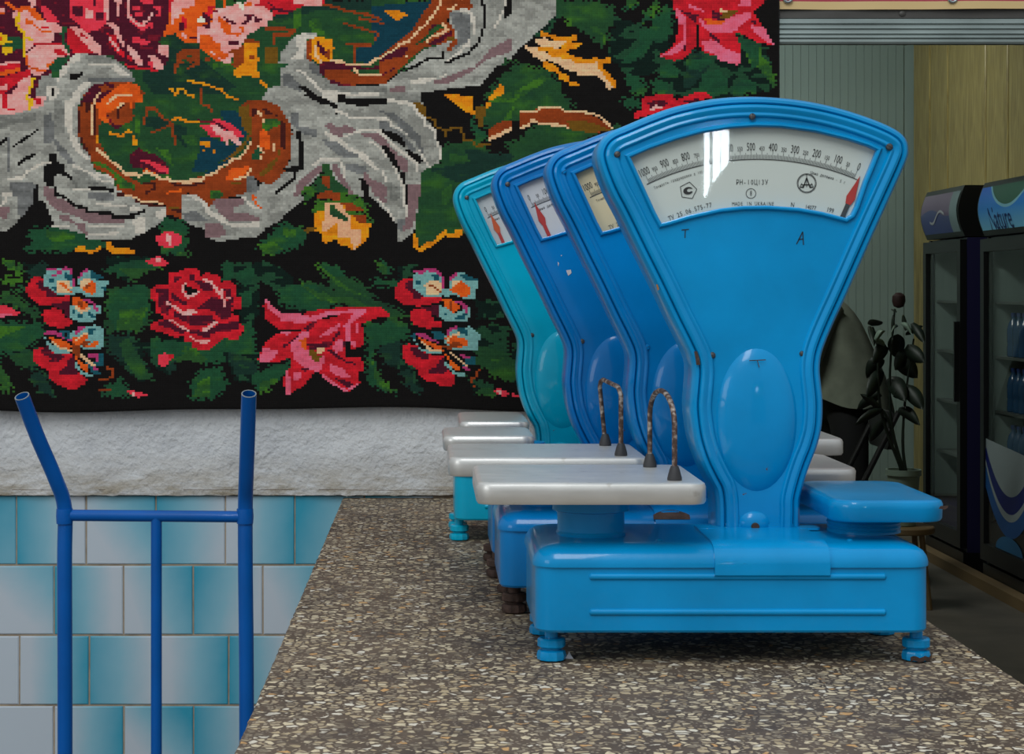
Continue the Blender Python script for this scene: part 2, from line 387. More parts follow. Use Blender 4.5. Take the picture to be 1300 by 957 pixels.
RUG_TEXT = """
@0 260 3.68
F 110,270 200,290 160,330 120,320
E 0,540 200,545 210,600 120,680 0,690
F 30,690 180,660 190,740 140,770 60,740
G 140,750 220,790 270,880 180,870
F 480,240 700,240 680,330 600,370 540,330
G 490,390 700,380 700,560 640,590 500,600
F 490,600 650,620 720,830 640,820 560,740
F 640,640 860,620 850,700 780,800 720,760 690,700
E 850,640 1190,600 1200,700 1000,740 870,720
F 1040,690 1215,700 1215,830 1100,830
F 1100,400 1215,260 1215,500 1150,620 1130,560
F 1040,260 1215,270 1200,400 1120,380
@330 260 3.68
F 0,260 60,270 150,330 200,430 320,490 200,495 110,460 80,410 0,360
G 270,265 400,320 520,400 560,480 420,470 340,380 290,310
g 300,300 420,390 500,430 420,420 340,360
G 170,350 290,370 430,430 640,480 700,530 600,520 400,470 260,450
g 180,360 290,400 330,430 280,440
E 540,250 620,290 620,340 560,310
F 640,290 740,270 700,360 640,370
E 520,345 640,350 640,380 540,380
E 500,570 640,540 700,560 690,640 560,660 520,740 560,830 640,895 580,890 500,820 490,640
F 560,700 700,640 740,760 690,800 600,760
F 660,790 720,780 770,885 700,890
F 0,780 130,740 110,800 60,840 0,890
F 1000,560 1170,560 1170,820 1100,800 1000,700
F 1000,440 1140,440 1160,540 1010,540
F 960,790 1100,840 1080,890 1000,890
G 1000,650 1170,690 1190,820 1080,800 1010,720
@0 0 1
F 780,20 850,40 850,90 800,100 770,70
F 840,60 930,70 950,130 830,120
F 930,40 975,60 985,115 940,120
F 640,0 720,0 700,40 650,60
@0 0 1
G 60,60 150,30 230,0 560,0 560,60 520,90 440,105 340,120 330,130 320,240 120,240 60,120
D 200,40 260,45 250,70 300,110 260,130 200,125 180,100
D 330,0 470,0 475,14 440,12 400,14 350,30
T 470,8 556,0 545,40 500,60 470,80 452,78 452,62 475,56
T 270,130 300,140 312,165 318,180 300,195 275,220 245,220 245,190 265,165
g 270,75 285,72 300,80 270,88
g 372,10 384,8 384,30 374,40
g 392,25 405,22 412,45 395,42
g 170,165 180,160 178,185 190,190 220,230 205,225 185,195
g 228,170 250,165 255,190 235,190
S 0,143 25,142 45,130 57,105 65,92 78,85 85,70 95,67 118,67 143,74 168,92 168,104 133,104 118,112 105,122 100,133 98,140 99,172 104,186 116,200 117,215 140,226 148,240 165,250 211,263 211,275 200,285 165,304 118,304 107,302 94,293 65,291 68,283 62,270 57,256 49,255 48,234 42,234 41,255 33,270 23,280 9,293 0,293
S 375,47 382,42 402,41 402,48 388,50 388,75 400,80 405,95 420,105 445,110 480,108 492,104 510,90 525,75 540,62 560,57 572,45 568,15 570,0 705,0 706,18 695,30 683,40 668,55 655,66 645,78 630,85 610,108 575,112 535,118 541,148 555,170 560,188 560,200 556,210 545,214 534,218 535,251 531,270 525,296 506,308 503,284 497,274 480,259 490,266 473,252 467,247 456,227 462,251 448,246 437,240 425,234 418,208 410,208 405,222 396,232 386,240 384,254 376,261 366,269 354,281 338,289 328,300 309,302 278,307 262,301 258,290 240,285 232,278 231,247 247,245 260,252 285,252 310,246 335,232 350,226 368,205 371,165 362,148 352,133 337,132 333,125 340,112 355,108 355,97 354,80 355,70 365,55
# foliage right of scroll
G 535,218 560,205 562,182 600,178 625,195 650,185 690,150 760,170 700,200 640,230 600,280 590,300 565,295 535,315 526,300
g 570,195 600,198 596,205 570,205
g 560,245 575,232 572,255 560,262
g 590,235 600,225 598,240
D 545,215 600,205 620,220 580,232
D 590,190 660,190 640,215 600,215
G 640,72 660,80 700,90 712,128 740,150 700,135 672,150 640,155 625,170 610,150 612,120 630,115
g 650,120 680,95 695,93 680,108 660,118 640,140 625,148
G 625,110 640,90 665,83 700,93 712,108 712,118 735,135 700,132 660,128 640,150 620,160
g 655,115 690,96 698,100 670,118 650,130
g 640,150 655,130 645,160 630,170
G 640,180 700,172 735,180 720,195 660,200 630,190
# upper leaves
G 706,0 760,0 762,5 777,8 780,30 773,38 774,52 763,62 755,50 748,42 735,38 728,30 716,25 706,18
g 716,22 727,22 727,34 719,30
g 749,33 762,36 764,45 752,40
g 763,40 770,45 768,60
E 792,10 812,0 805,12 794,14
g 795,0 812,0 798,12
g 830,0 838,0 838,12 828,22 818,33 816,28 826,15
E 818,15 828,10 826,22 818,32
E 838,15 850,5 856,18 855,40 848,45 846,52 835,55 828,52 822,66 812,70 806,78 795,82 788,80 798,68 810,60 812,40 826,36 830,26
E 836,90 848,80 862,86 862,100 842,98
E 795,92 812,98 822,108 823,118 808,122 798,112
E 828,100 848,104 850,115 840,120 828,116
E 788,124 808,122 814,134 804,140 792,136
D 875,60 900,75 900,85 880,110 868,112 870,92
E 890,95 912,88 925,102 924,120 888,122
E 930,110 945,100 960,104 962,120 930,120
E 870,78 900,72 905,78 890,90 875,88
g 946,60 958,58 968,62 966,70 976,78 984,96 982,112 975,100 968,94 964,86 950,80
E 936,42 948,50 962,60 965,84 955,85 950,70 940,60
@800 0 6.255
R 320,0 1080,0 1070,30 970,90 1080,240 1150,365 1000,330 900,270 830,260 870,340 875,500 850,515 700,475 680,440 600,420 550,370 550,260 530,250 530,350 490,400 440,460 350,480 230,450 230,430 290,410 340,360 370,320 380,160 350,80
p 350,30 400,90 450,150 450,340 400,400 330,440 230,450 380,360 380,160
R 390,200 420,200 415,330 390,340
p 540,130 600,190 700,170 850,120 960,90 970,130 830,250 640,260 560,190
p 560,330 650,310 760,380 870,430 875,500 850,515 700,475 680,430 600,400
p 950,200 1060,210 1150,360 1060,320 1000,270
p 900,0 980,0 960,40 860,50
M 400,80 540,120 530,190 460,140
K 525,190 545,190 550,360 525,350
M 620,240 730,330 700,340 630,290
M 650,80 760,130 740,180 660,140
M 420,350 460,350 430,420
O 590,150 760,160 740,190 620,200
N 730,90 860,80 800,140 720,140
C 705,65 775,80 775,105 720,100
p 450,30 600,80 590,95 470,60
M 930,150 1000,170 990,200
@800 0 6.255
R 90,790 130,760 340,745 360,800 400,780 520,735 620,740 660,770 400,840 300,870 20,950 40,890 90,880
M 140,810 260,790 310,820 240,860 160,860
P 200,830 260,850 150,880
M 430,800 540,780 550,800 440,815
@640 0 7.36
o 340,290 430,320 530,350 610,350 640,320 690,330 685,370 610,385 720,410 700,440 640,460 560,480 620,515 720,540 770,560 840,540 930,550 980,535 1015,575 975,600 930,590 930,640 1000,710 1050,760 1045,820 1015,810 880,700 700,600 530,550 430,520 400,480 310,470 340,430 530,450 530,410 430,350 350,335
C 180,395 230,430 310,430 330,480 410,490 430,530 520,540 620,560 700,600 840,600 870,570 870,630 930,700 1015,810 1000,845 935,800 960,770 870,715 690,710 680,670 590,655 540,620 410,560 340,570 270,520 190,440
C 270,380 370,350 440,380 610,380 530,420 520,455 340,430
K 530,490 625,490 610,505 530,505
o 350,570 420,580 490,620 530,670 600,710 600,760 530,750 490,680 390,650
o 600,760 640,755 695,785 690,810 600,810
@480 0 7.36
o 570,870 690,840 730,880 830,900 890,910 895,957 780,957 650,920
@480 120 7.36
o 600,0 740,0 890,40 900,190 820,190 780,130 680,60
o 1030,20 1060,0 1155,0 1100,40 1060,60 1040,130 1010,130
N 900,110 1010,110 1010,150 970,310 930,310 920,200
N 320,60 400,80 440,110 440,210 380,170
N*3 460,210 530,240 540,300 640,340 700,310 780,310 800,420 870,420 920,480 1040,460
B 1020,350 1070,300 1150,250 1251,250 1251,330 1130,370 1030,400
C 1020,400 1100,370 1251,300 1251,340 1100,410 1040,430
E 900,190 940,320 1010,330 1000,430 900,460 890,300
@660 0 3.68
B 0,520 90,510 200,510 330,530 430,600 360,620 240,600 60,570 0,600
C*3 0,525 80,520 90,505 190,505 210,518 280,518 370,540 435,600
C*3 0,600 40,585 60,560 100,580 200,585 230,600
N 220,560 330,570 430,610 330,620 240,610
@480 0 7.36
o 1020,930 1110,830 1160,770 1175,870 1080,910 1020,957
g 1000,957 1180,880 1251,850 1251,957
@480 220 7.36
o 330,560 360,560 370,690 400,690 450,640 550,625 550,590 640,505 645,560 710,565 715,520 780,520 775,605 660,610 620,570 620,600 480,690 420,735 340,715
# gray shading
@0 0 7.36
W 570,640 640,560 700,500 760,500 760,560 650,600 620,680 540,760 520,740
W*2.5 820,600 1070,600 1100,640 1200,700
W 1030,640 1100,620 1240,710 1130,710
s 780,510 920,510 1060,550 1050,590 820,580
s 380,720 470,690 540,760 540,900 430,957 330,900 330,830
W 430,810 500,800 550,830 540,900 500,940 450,920
K 480,830 505,830 505,900 480,900
K 650,685 740,680 780,650 785,670 730,740 650,745
W 680,870 760,780 850,740 860,790 760,860 740,957 680,957
d 820,720 1250,730 1250,765 830,760
@0 120 7.36
W 600,60 680,30 720,60 670,150 680,380 720,400 760,520 850,600 840,620 740,560 690,500 650,400 600,250
d 400,200 490,160 500,400 600,500 700,640 640,640 560,560 500,440 420,460
s 0,190 330,170 330,250 100,280 0,330
s 500,60 590,60 600,350 510,380
W 0,0 0,0 0,0
W*3 680,660 850,740 940,800 1060,820
W*2.5 900,740 1040,770 1060,820
K*2.5 0,460 40,430 75,400
K*3 130,485 220,420 350,335
K*4.5 170,650 230,600 325,560
d*3 70,400 75,720
W*3.5 80,790 200,780 260,720 400,640 470,630
K 440,545 520,545 530,620 590,650 600,720 680,780 660,805 600,760 520,740 510,860 450,860 410,800 415,660 470,640
s 680,700 800,720 900,820 1060,840 1050,880 830,900 690,880
K*4.5 840,870 960,880 1050,895
W*3 690,890 840,890
V 420,860 500,880 530,957 420,957
d 100,810 330,830 330,957 110,957
K 330,850 360,850 360,957 300,957 320,900
W*4 30,930 100,930
@0 220 7.36
d 100,110 320,120 300,290 180,440 170,230 110,200
K 330,110 360,110 370,270 420,270 420,370 480,450 510,460 480,500 330,500 280,560 0,800 0,550 80,530 180,440 250,360 310,270
V 420,120 500,150 540,230 640,260 700,320 820,350 1160,430 1160,470 830,460 700,400 500,330 430,230
K*4 540,200 620,230 700,300 790,320 820,360 1030,370 1060,410 1240,410
K*4 510,140 530,210
W*3.5 10,300 40,280 50,230 100,190
V 540,380 650,400 700,470 790,470 820,590 780,560 690,470 560,430
W*3 900,290 1180,300
d 820,170 1050,180 1060,260 830,240
W*3 830,490 1160,490
W*2 830,570 1100,560
V 0,310 100,320 60,420 10,450
W*3 500,500 650,500
# brown ring
@0 0 1
B 100,135 106,120 118,111 133,104 165,104 185,120 180,140 165,155 150,158 130,152 126,158 128,185 150,215 168,228 180,233 205,225 230,232 260,222 290,210 312,192 322,180 313,165 303,150 302,138 315,128 335,127 352,133 364,150 371,170 369,200 362,215 348,230 338,235 325,226 322,235 310,246 285,252 270,256 266,265 240,245 232,247 231,278 212,272 212,262 190,256 165,250 148,240 146,228 135,220 117,212 116,198 104,185 99,170
@160 120 7.36
G 60,170 100,0 1000,0 1060,110 1045,200 1080,290 1140,360 1130,430 960,590 870,640 730,735 600,735 590,780 440,780 400,690 340,650 270,560 170,510 60,560 30,640 -60,640 -160,600 -220,500 -260,430 -240,280 0,330 60,330
D 170,200 340,200 420,260 330,330 180,300
D 450,280 560,300 560,500 420,350
T 870,150 1050,160 1130,370 1000,560 870,630 740,720 620,720 640,640 700,500 700,400 800,400 1000,480
g 80,180 140,200 130,420 70,330
g 280,500 400,520 440,680 380,620
g 500,370 650,370 660,480 560,460
B*3 180,130 280,130 310,180 350,230 410,250 430,290 430,380 460,400 460,470
B*3 410,290 330,320 250,350
B*3 200,140 160,270
B*3 700,0 700,90 770,100 810,170
M 30,570 120,500 190,540 270,550 410,680 400,740 300,740 180,700 60,680 40,640
r 95,600 200,600 300,650 400,690 400,735 320,730 220,650
O 140,715 190,690 280,740 210,740
o*3.5 440,230 480,215 560,250 680,260
r 680,280 790,280 830,220 900,240 1000,280 1090,370 1100,410 1060,400 940,370 900,470 890,400 800,400
P 790,290 830,280 930,340 990,330 1020,380 1085,450 1070,490 1010,450 960,420 940,490 900,400 830,360
M 640,200 700,240 820,250 930,300 960,350 900,320 820,270 700,265
o 680,430 760,440 800,450 760,510 730,470 690,470
o 800,515 830,520 820,555 800,545
o 720,510 740,510 740,545 720,540
o 0,320 50,345 60,360 110,440 110,470 80,490 60,460 60,370 0,360
N 1060,110 1140,100 1160,200 1200,260 1150,420 1100,500 940,620 880,640 1000,540 1110,440 1140,370 1070,280
C*3.5 0,735 90,740 110,770 150,745 180,720 270,750 330,790 390,780 430,810 600,820
C*3 600,800 720,800 740,760 840,730 880,670 950,660 980,610 1050,600 1110,540 1150,480 1175,430
O 950,700 1150,670 1120,740 1080,800 940,800
C*2.5 1180,680 1130,760 1000,800
N 950,810 1110,820 1000,850
b*2 420,835 600,850 730,820
b*3.5 170,830 260,830 260,880 180,920
O*3 380,920 460,900 520,895
g 790,900 880,900 910,930 880,950 790,950
g -90,800 60,830 80,880 0,885 -60,870
G 1175,600 1200,520 1251,510 1251,590 1200,610
@160 220 7.36
g 790,165 880,165 910,210 870,240 790,245
C*2.5 0,210 80,220 140,270 290,270 350,290
b*3 90,250 150,290 350,300
N 400,310 510,310 500,340 400,340
b 420,330 520,330 520,370 420,350
V 800,250 960,230 1090,230 1100,290 1000,320 1000,400 900,400 850,340
K 960,225 1090,210 1090,225 970,240
W*3.5 1100,220 1160,300 1251,330
O*2.5 1180,200 1200,260 1251,320
W 520,190 640,190 740,260 790,350 900,400 980,470 1251,450 1251,500 1000,510 880,450 760,380 700,270 600,220
d 530,380 640,350 720,400 760,450 540,450
V 740,470 880,470 940,560 870,600 740,590
V 900,400 1100,360 1251,420 1251,440 950,440
d 1130,30 1190,10 1251,150 1200,180 1130,180
E 330,470 360,410 520,430 570,480 560,720 480,760 320,740 300,600
r 270,600 370,540 430,540 520,590 520,650 400,710 300,670
P 370,560 430,600 410,680 380,640
g 480,740 590,740 590,765 480,765
W 20,330 70,300 140,310 130,350 60,360
W 270,360 380,320 380,400 330,430 290,420
K*4 0,410 80,380 170,355
W 60,430 170,400 170,560 80,560
# curl orange
@0 120 7.36
O 900,0 1251,0 1240,180 1150,240 1030,290 970,250 910,200
@0 0 7.36
O 1060,830 1130,780 1251,780 1251,957 900,957 1000,900
@160 0 7.36
O 0,770 110,790 165,930 160,957 0,957
@0 120 7.36
B 1080,120 1200,70 1251,200 1100,330 1010,280 1000,180
M 1000,190 1060,270 1130,290 1110,330 1040,300
o*3 1030,360 1140,390 1190,330 1230,350
o 885,380 915,380 910,455 885,455
C*4 850,100 860,370
C*3.5 910,510 980,570 1030,620 1120,680 1160,740 1251,750
b 720,150 745,150 750,380 830,540 850,590 780,500 740,400
b 790,20 900,20 900,370 880,370 870,80 840,80 830,180 800,150
b 745,60 780,60 760,120
g*5.5 900,640 1000,680 1070,740 1120,790 1190,850 1251,870
b 1095,910 1180,915 1140,957 1100,950
@0 0 7.36
M 880,790 1000,770 1070,800 1030,860 960,900 930,957 750,957 830,830
B 910,800 1000,790 1040,830 960,870
C*2.5 940,860 900,900 880,957
C*2 1020,940 1080,890 1220,885
@0 120 7.36
C*2.5 1000,80 1040,50 1080,20
C*2.5 1100,140 1130,90 1160,70
b*3 1100,220 1110,130 1160,100
# ring right end
@320 120 7.36
B 0,50 120,60 240,95 310,220 370,280 370,570 290,740 180,840 110,820 0,750
b 100,120 260,210 280,270 270,200 120,190
b 270,260 320,280 320,480 280,540 270,400
N 240,480 270,540 200,680 110,770 60,750 150,660 250,560
g 90,250 150,220 260,240 260,280 180,320 120,380 90,300
O 60,350 110,320 160,380 160,510 60,490
C*3 50,160 90,190 100,260
C*2.5 60,490 105,540 80,590
C*3 210,460 210,520
E 0,550 60,500 90,540 60,600 0,620
b 0,130 40,130 60,190 0,200
B*4 180,330 200,440
O*3 0,940 30,957
# gray 2 shading
K*6.5 440,360 455,500 455,640
K*6 320,700 460,690
K*4 395,730 395,790 320,850 220,920
K*5 510,0 580,30 640,70 770,90 790,160
W 640,0 800,0 800,65 700,60
K 810,0 870,0 880,30 1251,35 1251,95 1160,90 1020,110 880,90 820,60
W*3 880,10 1190,10
W*3.5 790,150 880,180 900,215 1251,225
V 650,280 750,270 810,310 870,280 990,340 850,370 830,400 760,380 700,310
W 650,330 760,370 860,430 910,490 1050,540 1130,630 1200,720 1150,700 1000,580 900,530 810,500 730,420
W*2.5 850,400 1000,340 1200,330
V 1010,360 1160,355 1251,400 1251,470 1190,470 1130,410 1020,385
W*3 1110,440 1200,500 1251,570
K 1200,480 1251,480 1251,540 1215,515
K 1200,320 1251,330 1251,360 1230,360
d 370,160 430,170 430,290 600,330 620,400 480,370 370,270
d 640,420 800,440 900,530 1000,560 1000,600 850,590 700,480
W*3.5 570,660 640,610 810,610 860,690 850,790
V 570,700 660,650 650,720 560,790 500,870 430,957 380,957 440,800
V 750,650 800,650 850,770 940,900 930,957 880,900 760,720
d 860,650 1060,660 1090,730 1000,740 870,700
K 1000,780 1040,790 1085,840 1090,930 1110,957 1060,957 1060,880 1010,820
V 1040,700 1110,790 1251,850 1251,957 1150,957 1100,850 1040,790
G 665,650 715,650 745,720 770,790 860,860 900,900 760,930 600,880 570,830 650,760
B 660,760 715,760 715,830 670,830
g 490,870 570,860 600,900 560,957 490,957
B 600,940 720,880 840,920 840,957
K 460,890 490,890 490,957 460,957
@320 0 7.36
W 400,330 480,310 600,330 590,360 500,370 490,560 360,560 430,470
W 380,650 460,680 560,780 600,840 660,870 690,940 800,930 800,870 880,870 940,905 1190,900 1190,870 1060,860 940,880 880,860 650,830 480,660
s 670,720 880,800 1251,800 1251,870 880,860 670,820
d 270,700 350,690 450,790 450,860 300,800
d 520,580 610,600 660,720 560,680
K*5 460,810 540,860 600,910 680,940
K 810,880 880,880 880,957 810,957
K 880,915 1251,915 1251,957 880,957
E 270,590 330,590 320,630 260,640 220,610
B 510,380 550,350 570,580 520,560
o 560,370 600,330 740,370 765,450 750,540 690,590 600,590 540,520
M 610,370 650,430 700,480 680,530 620,470
C*3.5 590,430 600,520 640,570
B 700,450 740,480 720,550 680,540
M 620,590 740,560 870,600 1090,630 1251,600 1251,640 870,660 680,650 660,720 620,660
B 670,640 900,650 1000,700 1251,700 1251,790 1000,790 900,800 800,770 680,730
C*3 740,570 860,575 880,600 1090,605 1160,550 1240,520
C*2.5 960,650 1010,700 1230,700
M 690,730 880,790 950,795 900,810 740,780
B*3.5 640,40 760,60 880,100 1100,140 1200,180
B*3 870,220 1000,260 1180,310 1150,380
B*3 870,400 950,420 1120,420
B*3 950,420 960,580
B*3 1000,170 1150,200 1230,220
B*5 140,265 250,260 390,290 350,330 210,330 200,400
N 110,440 250,440 250,600 120,600
# middle ribbon end (480,0)
@480 0 7.36
B 540,0 830,0 890,60 870,90 720,100 660,110 650,210 700,230 710,330 640,400 440,440 310,540 130,720 0,790 0,540 120,430 330,270
G 330,440 560,220 620,250 480,340 360,430
M 500,230 560,220 540,250 480,280
M 460,420 640,300 700,290 700,330 560,410
C*3 -20,550 50,530 80,500 150,470 200,410 280,390 340,330 370,290 400,260 440,240 490,170 540,110 570,60 600,0
C*2.5 600,220 650,270 600,310 500,340 450,390
C*2.5 650,80 700,80 740,30
C*3 190,500 230,480 270,530
B 720,330 740,400 680,470 640,490 660,430
N 640,350 710,340 700,390 640,390
g 0,640 60,640 50,670 0,680
C*3 0,695 70,670
M 0,560 120,490 220,440 280,450 150,640 60,700 0,690
B 0,580 240,520 200,600 50,690 0,690
d 670,110 860,130 860,390 760,420 700,500 750,350 700,220
W 760,80 830,80 880,120 920,180 920,280 880,370 870,130 780,110
W*4 840,380 840,420 790,440
K*3.5 960,0 990,80 1000,220 970,300 950,380 900,440 840,500 720,550 640,590
K*3.5 600,480 600,540 460,550 360,610 240,660
W*3 800,440 760,490 640,570
W 620,720 650,680 470,770 300,790 320,740
W*2.5 1190,0 1180,80 1140,170 1090,250
K 1220,0 1251,0 1251,120 1180,180 1180,90
V 1060,450 1251,350 1251,480 1000,560 850,680 640,790 480,770 640,720 900,620
V 90,820 240,800 250,860 110,850
s 200,860 400,850 400,957 180,957
W*4 100,940 260,957
o 50,100 160,90 290,140 240,160 180,210 150,180
K 400,870 560,865 660,830 940,800 1251,550 1251,640 1000,830 1000,957 890,957 890,910 700,870 580,870 620,957 400,957
@480 120 7.36
K 400,0 600,0 780,140 890,200 890,440 620,450 600,480 560,470 540,340 450,230 440,110 400,70
K 900,0 1010,0 1000,90 970,120 900,110
K 1110,400 1210,370 1210,550 1060,550 1060,440
N*3 460,210 530,240 540,300 640,340 700,310 780,310 800,420 870,420 920,480 1010,470
N*2.5 640,340 640,400
W*4.5 95,50 250,75 330,100 370,170 430,220 440,280
W*3 450,280 530,340 555,480 585,500 580,590
K 0,30 90,30 90,95 0,95
K 20,325 110,320 250,420 260,500 380,570 430,630 380,650 300,580 240,490 130,420
K 30,480 110,500 210,650 210,740 160,680 100,600
V 0,370 60,400 100,470 190,560 290,630 290,700 230,740 150,560 80,480 0,470
W*3.5 0,340 100,430 200,520 300,600 360,640 370,720
W*2.5 100,240 130,290 250,340 370,460 420,580 480,680
d 0,150 150,170 260,250 400,400 420,560 330,430 200,300 100,200
d 0,240 90,240 110,290 230,370 250,400 350,500 370,540 300,520 210,380 0,310
K*4.5 230,740 240,830 265,880 270,957
W*3 40,720 80,820 200,957
V 290,850 400,850 400,957 300,957
W*3 150,680 230,850 240,957
@480 220 7.36
K*4 230,0 240,100 265,130 270,290
W*4 235,110 240,290
W*4 268,300 268,420
V 290,100 400,100 350,420 320,500 220,560 230,500 290,350
d 170,420 250,430 230,540 190,520
W*2.5 0,240 80,330 140,430
V 0,170 100,270 60,280 0,240
s 70,60 200,130 190,270 120,250
# peach bud
@320 220 7.36
G 570,100 660,0 740,0 770,120 870,180 720,190 600,170
B 660,30 715,30 715,100 740,150 700,140 660,100
g 490,130 600,130 560,240 490,270
g 570,280 640,240 720,250 840,180 1010,220 1095,310 1090,340 880,350 1060,370 1120,450 1070,480 880,370 670,360 570,370
B 600,200 700,160 840,190 820,250 680,240 600,240
B 820,280 920,270 1030,330 1040,350 880,350
K 570,190 640,160 580,240
o 570,370 670,350 700,290 870,290 880,380 1060,390 1060,470 1120,470 1100,520 1100,590 1020,660 950,730 900,680 830,680 790,610 700,655 650,630 640,540 570,540
P1 690,280 830,280 900,390 930,410 920,520 1020,520 1020,640 950,720 920,600 800,590 800,470 780,470 700,545 640,530 650,450 680,440
G 725,300 760,300 840,370 900,430 900,465 860,440 740,390
B 930,380 1060,390 1060,460 1020,480
N 475,520 600,500 600,530 480,570
# leaves in lower area
E 130,600 260,480 340,465 460,490 530,590 440,690 260,750 70,755 50,680
g 60,660 200,640 300,700 200,750 70,750
g 300,510 400,520 400,600 300,590
g 610,850 700,900 860,957 660,957
E 620,840 780,870 900,957 760,957
g 1160,800 1251,860 1251,957 1180,880
@0 220 7.36
E 330,500 480,500 690,540 790,570 800,620 980,630 980,700 600,740 260,740 230,690 290,640 260,570
g 430,530 690,560 690,610 500,650 430,580
o 690,700 780,670 800,710 880,715 940,680 940,715 870,745 700,740
o 1000,630 1040,630 1040,680 1090,690 1251,710 1251,745 1050,745 1000,710
g 30,790 100,810 220,880 220,940 140,920 30,840
D 270,900 430,810 450,860 400,957 260,957
@0 260 3.68
E 560,270 700,250 740,290 640,330 540,330 480,300
g 560,300 780,290 700,310 620,360
r 680,260 740,240 790,270 770,290 700,280
P 720,250 750,250 740,285
g 10,250 60,270 110,300 100,325 50,310
g 0,345 60,330 130,350 60,370 0,365
E 60,390 140,380 130,405 60,405
G 0,410 60,410 160,480 200,520 160,530 0,440
g 40,450 110,490 60,480
r 0,468 50,475 100,510 0,525
p 0,505 70,510 0,525
E 0,580 60,540 200,550 200,600 120,650 0,680
g 0,560 140,560 60,590 0,620
G 30,700 150,680 170,740 110,760
g 0,750 40,790 60,870 0,870
D 150,760 230,800 250,880 180,860 140,800
E 500,420 560,390 690,370 700,500 640,590 540,590 500,500
g 560,490 690,480 650,590 540,585
D 500,600 600,610 650,700 560,730 500,680
G 560,640 600,620 660,720 720,830 640,810 570,700
E 480,850 560,800 620,870 590,895 490,890
r 590,860 650,870 690,885 640,897
P 610,870 650,880 620,890
B*3 470,810 530,800 530,760 500,755
B*2.5 465,855 515,858
g 735,700 830,670 870,660 860,740 740,720
E 700,620 860,640 860,700 760,740 700,700
r 735,700 770,690 800,720 770,760 740,745
R 790,700 810,695 800,740
D 770,760 830,720 800,800
g 850,680 920,670 1000,690 980,730 880,740
E 920,680 1050,670 1040,730 980,730
E 880,820 960,760 1040,770 1070,840 1000,910 890,910
g 930,830 980,800 980,900 900,900
E 1040,630 1180,600 1190,680 1100,690 1040,680
D 1060,690 1180,720 1215,790 1100,800
G 1110,740 1160,760 1140,770
E 1040,290 1060,265 1090,280 1090,350 1045,350
E 1110,310 1190,290 1190,340 1150,385 1105,360
E 1120,410 1170,400 1180,470 1130,470
E 1130,560 1170,540 1190,620 1150,620
# left rose
@170 330 7.975
R 360,130 460,115 530,90 630,90 670,130 660,180 720,130 830,140 870,180 870,240 900,210 980,210 1040,260 1040,330 1020,370 1085,370 1080,490 1000,500 990,540 1050,560 1060,630 1110,660 1110,720 1080,760 1060,820 970,820 920,780 850,840 750,910 650,910 580,880 590,840 500,820 500,770 420,790 300,740 180,700 160,650 240,610 320,580 230,530 220,430 160,380 160,310 220,250 340,240
M 230,300 350,300 370,480 350,570 280,530 240,440
M 380,330 470,400 540,430 530,470 480,450 390,390
M 230,620 340,610 420,680 500,760 380,700 240,660
M 400,180 460,150 480,190 420,230
M 560,150 600,150 610,200 570,200
M 620,210 760,230 820,300 760,310 690,310
M 660,470 790,370 900,400 1000,460 960,610 880,590 790,510 650,490
M 390,500 490,560 570,560 780,560 820,620 720,670 580,660 470,610 400,560
M 540,700 700,720 760,700 870,650 1050,620 1050,700 920,730 800,740 740,800 660,760 550,740
M 410,660 540,720 480,760 400,700
M 910,290 990,280 1000,440 950,440 940,360
R 590,220 650,270 640,320
K 520,250 640,300 650,340 560,370 510,290
P*3 515,240 490,310 520,350 550,380
P*2.5 560,360 630,350 660,320
P*3 330,430 380,460 440,490 490,540 560,520 640,530
P 480,520 600,500 640,530 560,570 500,570
P*3 370,610 430,640 480,680 550,710
P*3.5 700,710 750,700 790,660 850,630
P*2.5 560,775 610,810 670,830 740,830 780,810
P*3.5 710,200 770,220 820,280 860,330 900,380 920,460
P*3 890,300 890,370
P*2.5 930,380 960,390
# pansies
@0 330 7.975
R 250,320 290,230 350,170 450,180 480,300 570,370 700,360 700,410 560,450 380,450 320,390
M 370,230 440,200 490,290 570,340 560,370 480,370 470,320 400,290
M 520,450 600,430 700,420 700,580 650,560 640,500 560,480
R 420,550 450,510 560,480 630,510 650,570 730,600 730,640 620,690 470,650
A 445,150 500,90 600,80 700,110 740,180 740,260 720,350 580,355 500,290 450,260
m*3.5 480,100 560,90 600,130 660,80 720,110 740,250
m*3 520,150 560,160
t 490,200 540,180 540,240 500,230
t 650,130 720,150 720,210 660,190
t 510,280 570,270 570,310
C 580,220 630,200 710,200 720,290 700,340 580,330 570,270
O*3.5 600,230 650,260 710,320
A 790,180 830,120 900,100 990,140 1000,200 1090,200 1090,250 1050,290 1040,370 900,380 820,330 720,350 725,280 800,280
m*3.5 800,180 850,110 890,100
t 930,110 1050,180 980,200 900,190
t 1000,270 1080,280 1060,320
C 820,200 900,180 960,240 980,330 820,290
O 830,290 920,210 960,240 980,330 930,350 860,320
B 850,270 910,240 900,300
A 700,440 860,500 910,450 1020,460 1010,540 950,540 980,590 930,620 740,610 700,540
O 720,380 800,380 890,450 890,480 830,520 740,460
B 780,410 830,410 830,480 800,470
m*4 860,400 940,430 970,500
t 730,500 760,510 740,540
t 790,550 830,550 820,600 800,600
t 900,520 960,560 960,590 900,560
C*2.5 760,470 830,520 910,480
A 860,680 960,650 1060,700 1060,810 1050,880 870,900 700,800 720,720
m*4 780,730 800,690 860,670
A 450,770 520,840 720,910 700,940 540,940 480,850
m*4.5 470,730 560,730 630,760 720,800
t 580,700 700,700 720,790 660,780
K 640,720 670,720 670,780 640,770
t 880,680 960,690 940,760 880,740
O 460,760 560,780 700,830 740,870 700,890 620,870 520,800
C*3 540,820 610,880 720,900
O 730,780 880,750 890,780 800,860 740,850
C*3 780,800 830,750 890,730
O 860,870 980,800 990,840 930,880
B 800,830 880,800 930,820 850,880
@0 410 7.975
